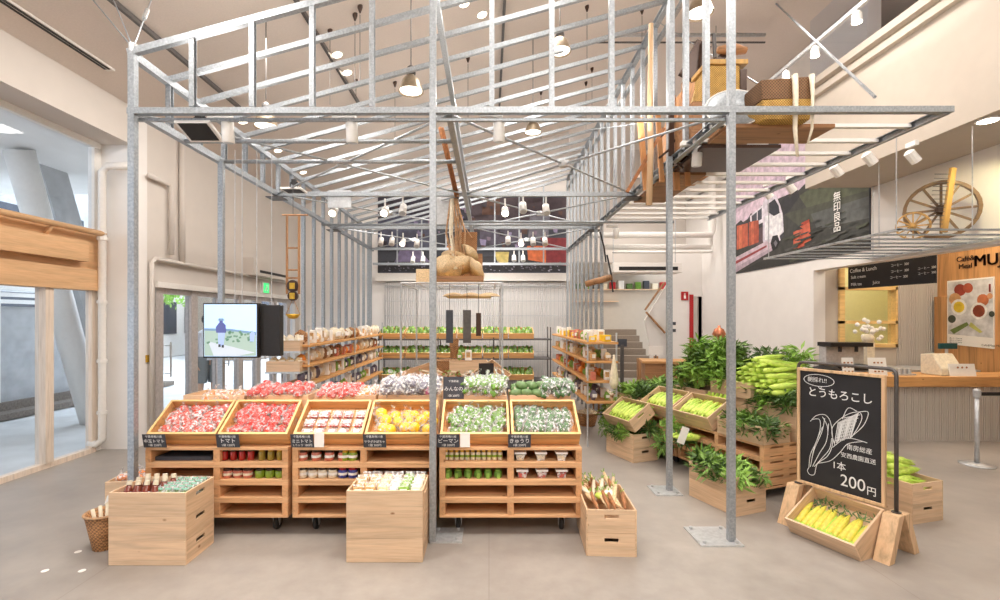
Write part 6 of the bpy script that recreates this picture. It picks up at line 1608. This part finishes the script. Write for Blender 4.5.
# platform boards under slats
for i,(xa,xb_,ya,yb_) in enumerate(((1.9,2.75,3.75,4.1),(1.9,2.6,4.2,4.9),(1.9,2.3,5.0,6.2))):
    tag(MB().b(xa,xb_,ya,yb_,ZB-.06,ZB-.03).build('platform_board',['oldx','dlid','oldx'][i]),['brown board under the basin','dark board behind it under the platform','long brown board at the back of the platform'][i],'board')
b = MB(); b.tube([atY(586,284,7.7),atY(612,277,7.5)],.05,8); tag(b.build('wooden_log','oldw',smooth=True),'dark log tied across the right wall studs','log')
for i,(x,ya_,yb_) in enumerate(((604,232,262),(611,255,292))):
    b = MB(); b.tube([atY(x-4,ya_,7.5),atY(x,(ya_+yb_)/2,7.5),atY(x+2,yb_,7.5)],.014,6); tag(b.build('iron_rod','black'),['upper','lower'][i]+' bent black rod near the right wall studs','rod')
# ------------------------------------------------------------------ floor stickers
for i,(x,y) in enumerate(((45,571),(82,571),(78,552))):
    g = fl(x,y); tag(MB().lathe([(.022,.001),(.022,.003)],12,Matrix.Translation((g.x,g.y,0))).build('floor_marker','paper'),'small white round floor marker, %s of three near the left edge' % ['outer front','inner front','rear'][i],'marker')
# ------------------------------------------------------------------ light, world, camera
def area(name, loc, rot, sx, sy, power, col=(1,.945,.885), spread=None):
    l = bpy.data.lights.new(name,'AREA'); l.shape='RECTANGLE'; l.size=sx; l.size_y=sy; l.energy=power; l.color=col
    if spread: l.spread = R(spread)
    o = bpy.data.objects.new(name,l); COL.objects.link(o); o.location=loc; o.rotation_euler=rot; return o
def spot(name, loc, to, power, ang=70, col=(1,.92,.83), rad=.06, blend=.6):
    l = bpy.data.lights.new(name,'SPOT'); l.energy=power; l.spot_size=R(ang); l.spot_blend=blend; l.color=col; l.shadow_soft_size=rad
    o = bpy.data.objects.new(name,l); COL.objects.link(o); o.location=loc; o.rotation_euler=(Vector(to)-Vector(loc)).to_track_quat('-Z','Y').to_euler(); return o
W = bpy.data.worlds.new('world'); SC.world = W; W.use_nodes = True
bg = W.node_tree.nodes['Background']; bg.inputs[0].default_value = (.80,.90,1,1); bg.inputs[1].default_value = 4.4
LK = .75
# unseen fill areas added in rows under the ceiling for even brightness
for x, y in ((-2.5,2.2),(0.5,2.2),(3.4,2.0),(-2.4,5.2),(.6,5.4),(3.2,5.2),(-.7,8.6),(.9,8.6),(3.2,9.0)):
    area('ceiling_fill', (x,y,min(cz(x),5.9)-.25), (0,0,0), .9, .9, 95*LK)
area('back_fill', (-.5,9.2,3.15), (R(35),0,0), 2.5, .5, 45); area('hall_fill', (1,-.6,4.2), (R(50),0,0), 3.5, 1.5, 150*LK)  # unseen fill areas added to brighten the back and the hall
area('cafe_lamp', (6.9,6.6,3.5), (0,0,0), 1.2, 1.2, 60*LK, (1,.86,.66)); area('kitchen_lamp', (6.6,8.9,3.3), (0,0,0), 1, .6, 45*LK, (1,.88,.6))
area('cafe_lamp', (6.6,3.0,3.5), (0,0,0), 1.2, 1.2, 40*LK, (1,.88,.72))
area('mezzanine_fill', (8.2,2.5,6.2), (0,0,0), 1, 3, 90*LK); area('stair_lamp', (3.7,15,3.2), (0,0,0), 1.5, 1.5, 60*LK, (1,.86,.7)); area('passage_lamp', (3.6,11.6,4.5), (0,0,0), 1.5, 1, 50*LK)  # the mezzanine area is a fill added to lighten its interior

sun = bpy.data.lights.new('sun','SUN'); sun.energy = 1.6; sun.angle = R(8); sun.color = (1,.97,.92); so = bpy.data.objects.new('sun',sun); COL.objects.link(so); so.rotation_euler = Vector((-.55,.45,-1)).to_track_quat('-Z','Y').to_euler()
for lc, sx, sy in (((XG-.2,2.3,1.9),3.9,7.4), ((XL-.3,8.9,1.1),2.1,4.7)):
    o = area('window_portal', lc, (0,R(-90),0), sx, sy, 1); o.data.cycles.is_portal = True
R0 = .6
# added fill areas facing up to brighten the ceiling, no fixtures there
for x, y in ((-2.2,4.2),(-.4,4.4),(1.2,4.4),(-1.5,7),(.6,7),(3.2,5.5),(-1.5,9.8),(.6,9.8),(3.3,9.5)):
    area('upward_fill', (x,y,3.42), (R(180),0,0), .5, .5, 7)
area('upward_fill', (-1.5,1.0,3.0), (R(180),0,0), R0, R0, 13); area('upward_fill', (2.2,1.0,3.0), (R(180),0,0), R0, R0, 13)
for px_, py_, Y, to in ((334,211,6.1,(-1.5,4.4,1)),(385,211,6.1,(-.8,4.4,1)),(505,211,6.1,(.5,4.4,1)),(403,242,8.3,(-.9,10.3,1.2)),(521,242,8.3,(.6,10.3,1.2)),(228,133,3.67,(-2.2,3.8,.6)),(352,133,3.67,(-.9,3.8,.6)),(499,132,3.67,(.3,3.8,.6)),(697,158,4.35,(2.4,4.8,.8)),(648,187,6,(2.2,5.8,.8))):
    p = atY(px_,py_,Y); spot('lamp_beam', p-Vector((0,.0,.12)), to, 45*LK, 80)
spot('wheel_beam', (4.9,4.6,3.4), (5.5,5.5,2.8), 40, 70, (1,.85,.5)); spot('banner_beam', (4.4,6.9,3.4), (5.5,7.6,3.0), 30, 80)
for c_ in (atY(228,0,3.3).x, -.7, .9): spot('floor_beam', (c_, 2.2, 4.3), (c_, 3.3, 0), 60, 55)
cam = bpy.data.cameras.new('camera'); co = bpy.data.objects.new('camera', cam); COL.objects.link(co)
co.location = (0,0,H); co.rotation_euler = (R(90),0,0)
cam.sensor_fit = 'HORIZONTAL'; cam.sensor_width = 36; cam.lens = 36*F/1000; cam.shift_x = (500-VX)/1000; cam.shift_y = -(300-VY)/1000; cam.clip_start=.05; cam.clip_end=200
SC.camera = co
vs = SC.view_settings; vs.view_transform='Standard'; vs.look='None'; vs.gamma=1; vs.use_curve_mapping=False; vs.exposure = 0.08
cy = SC.cycles; cy.max_bounces=8; cy.diffuse_bounces=4; cy.glossy_bounces=3; cy.transmission_bounces=4; cy.transparent_max_bounces=16; cy.caustics_reflective=False; cy.caustics_refractive=False
cy.use_denoising=True; cy.sample_clamp_indirect=6; cy.use_light_tree=True
# unused prototypes vanish
bpy.context.view_layer.update(); dg = bpy.context.evaluated_depsgraph_get()
for o in [o for o in SC.objects if o.type == 'FONT']:
    me = bpy.data.meshes.new_from_object(o.evaluated_get(dg)); n = bpy.data.objects.new('lettering_tmp', me); COL.objects.link(n)
    n.parent = o.parent; n.matrix_local = o.matrix_local.copy(); nm_ = o.name; bpy.data.objects.remove(o); n.name = nm_
for o in list(SC.objects):
    if o.get('label') == 'x':
        for c in [o]+list(o.children_recursive): bpy.data.objects.remove(c)
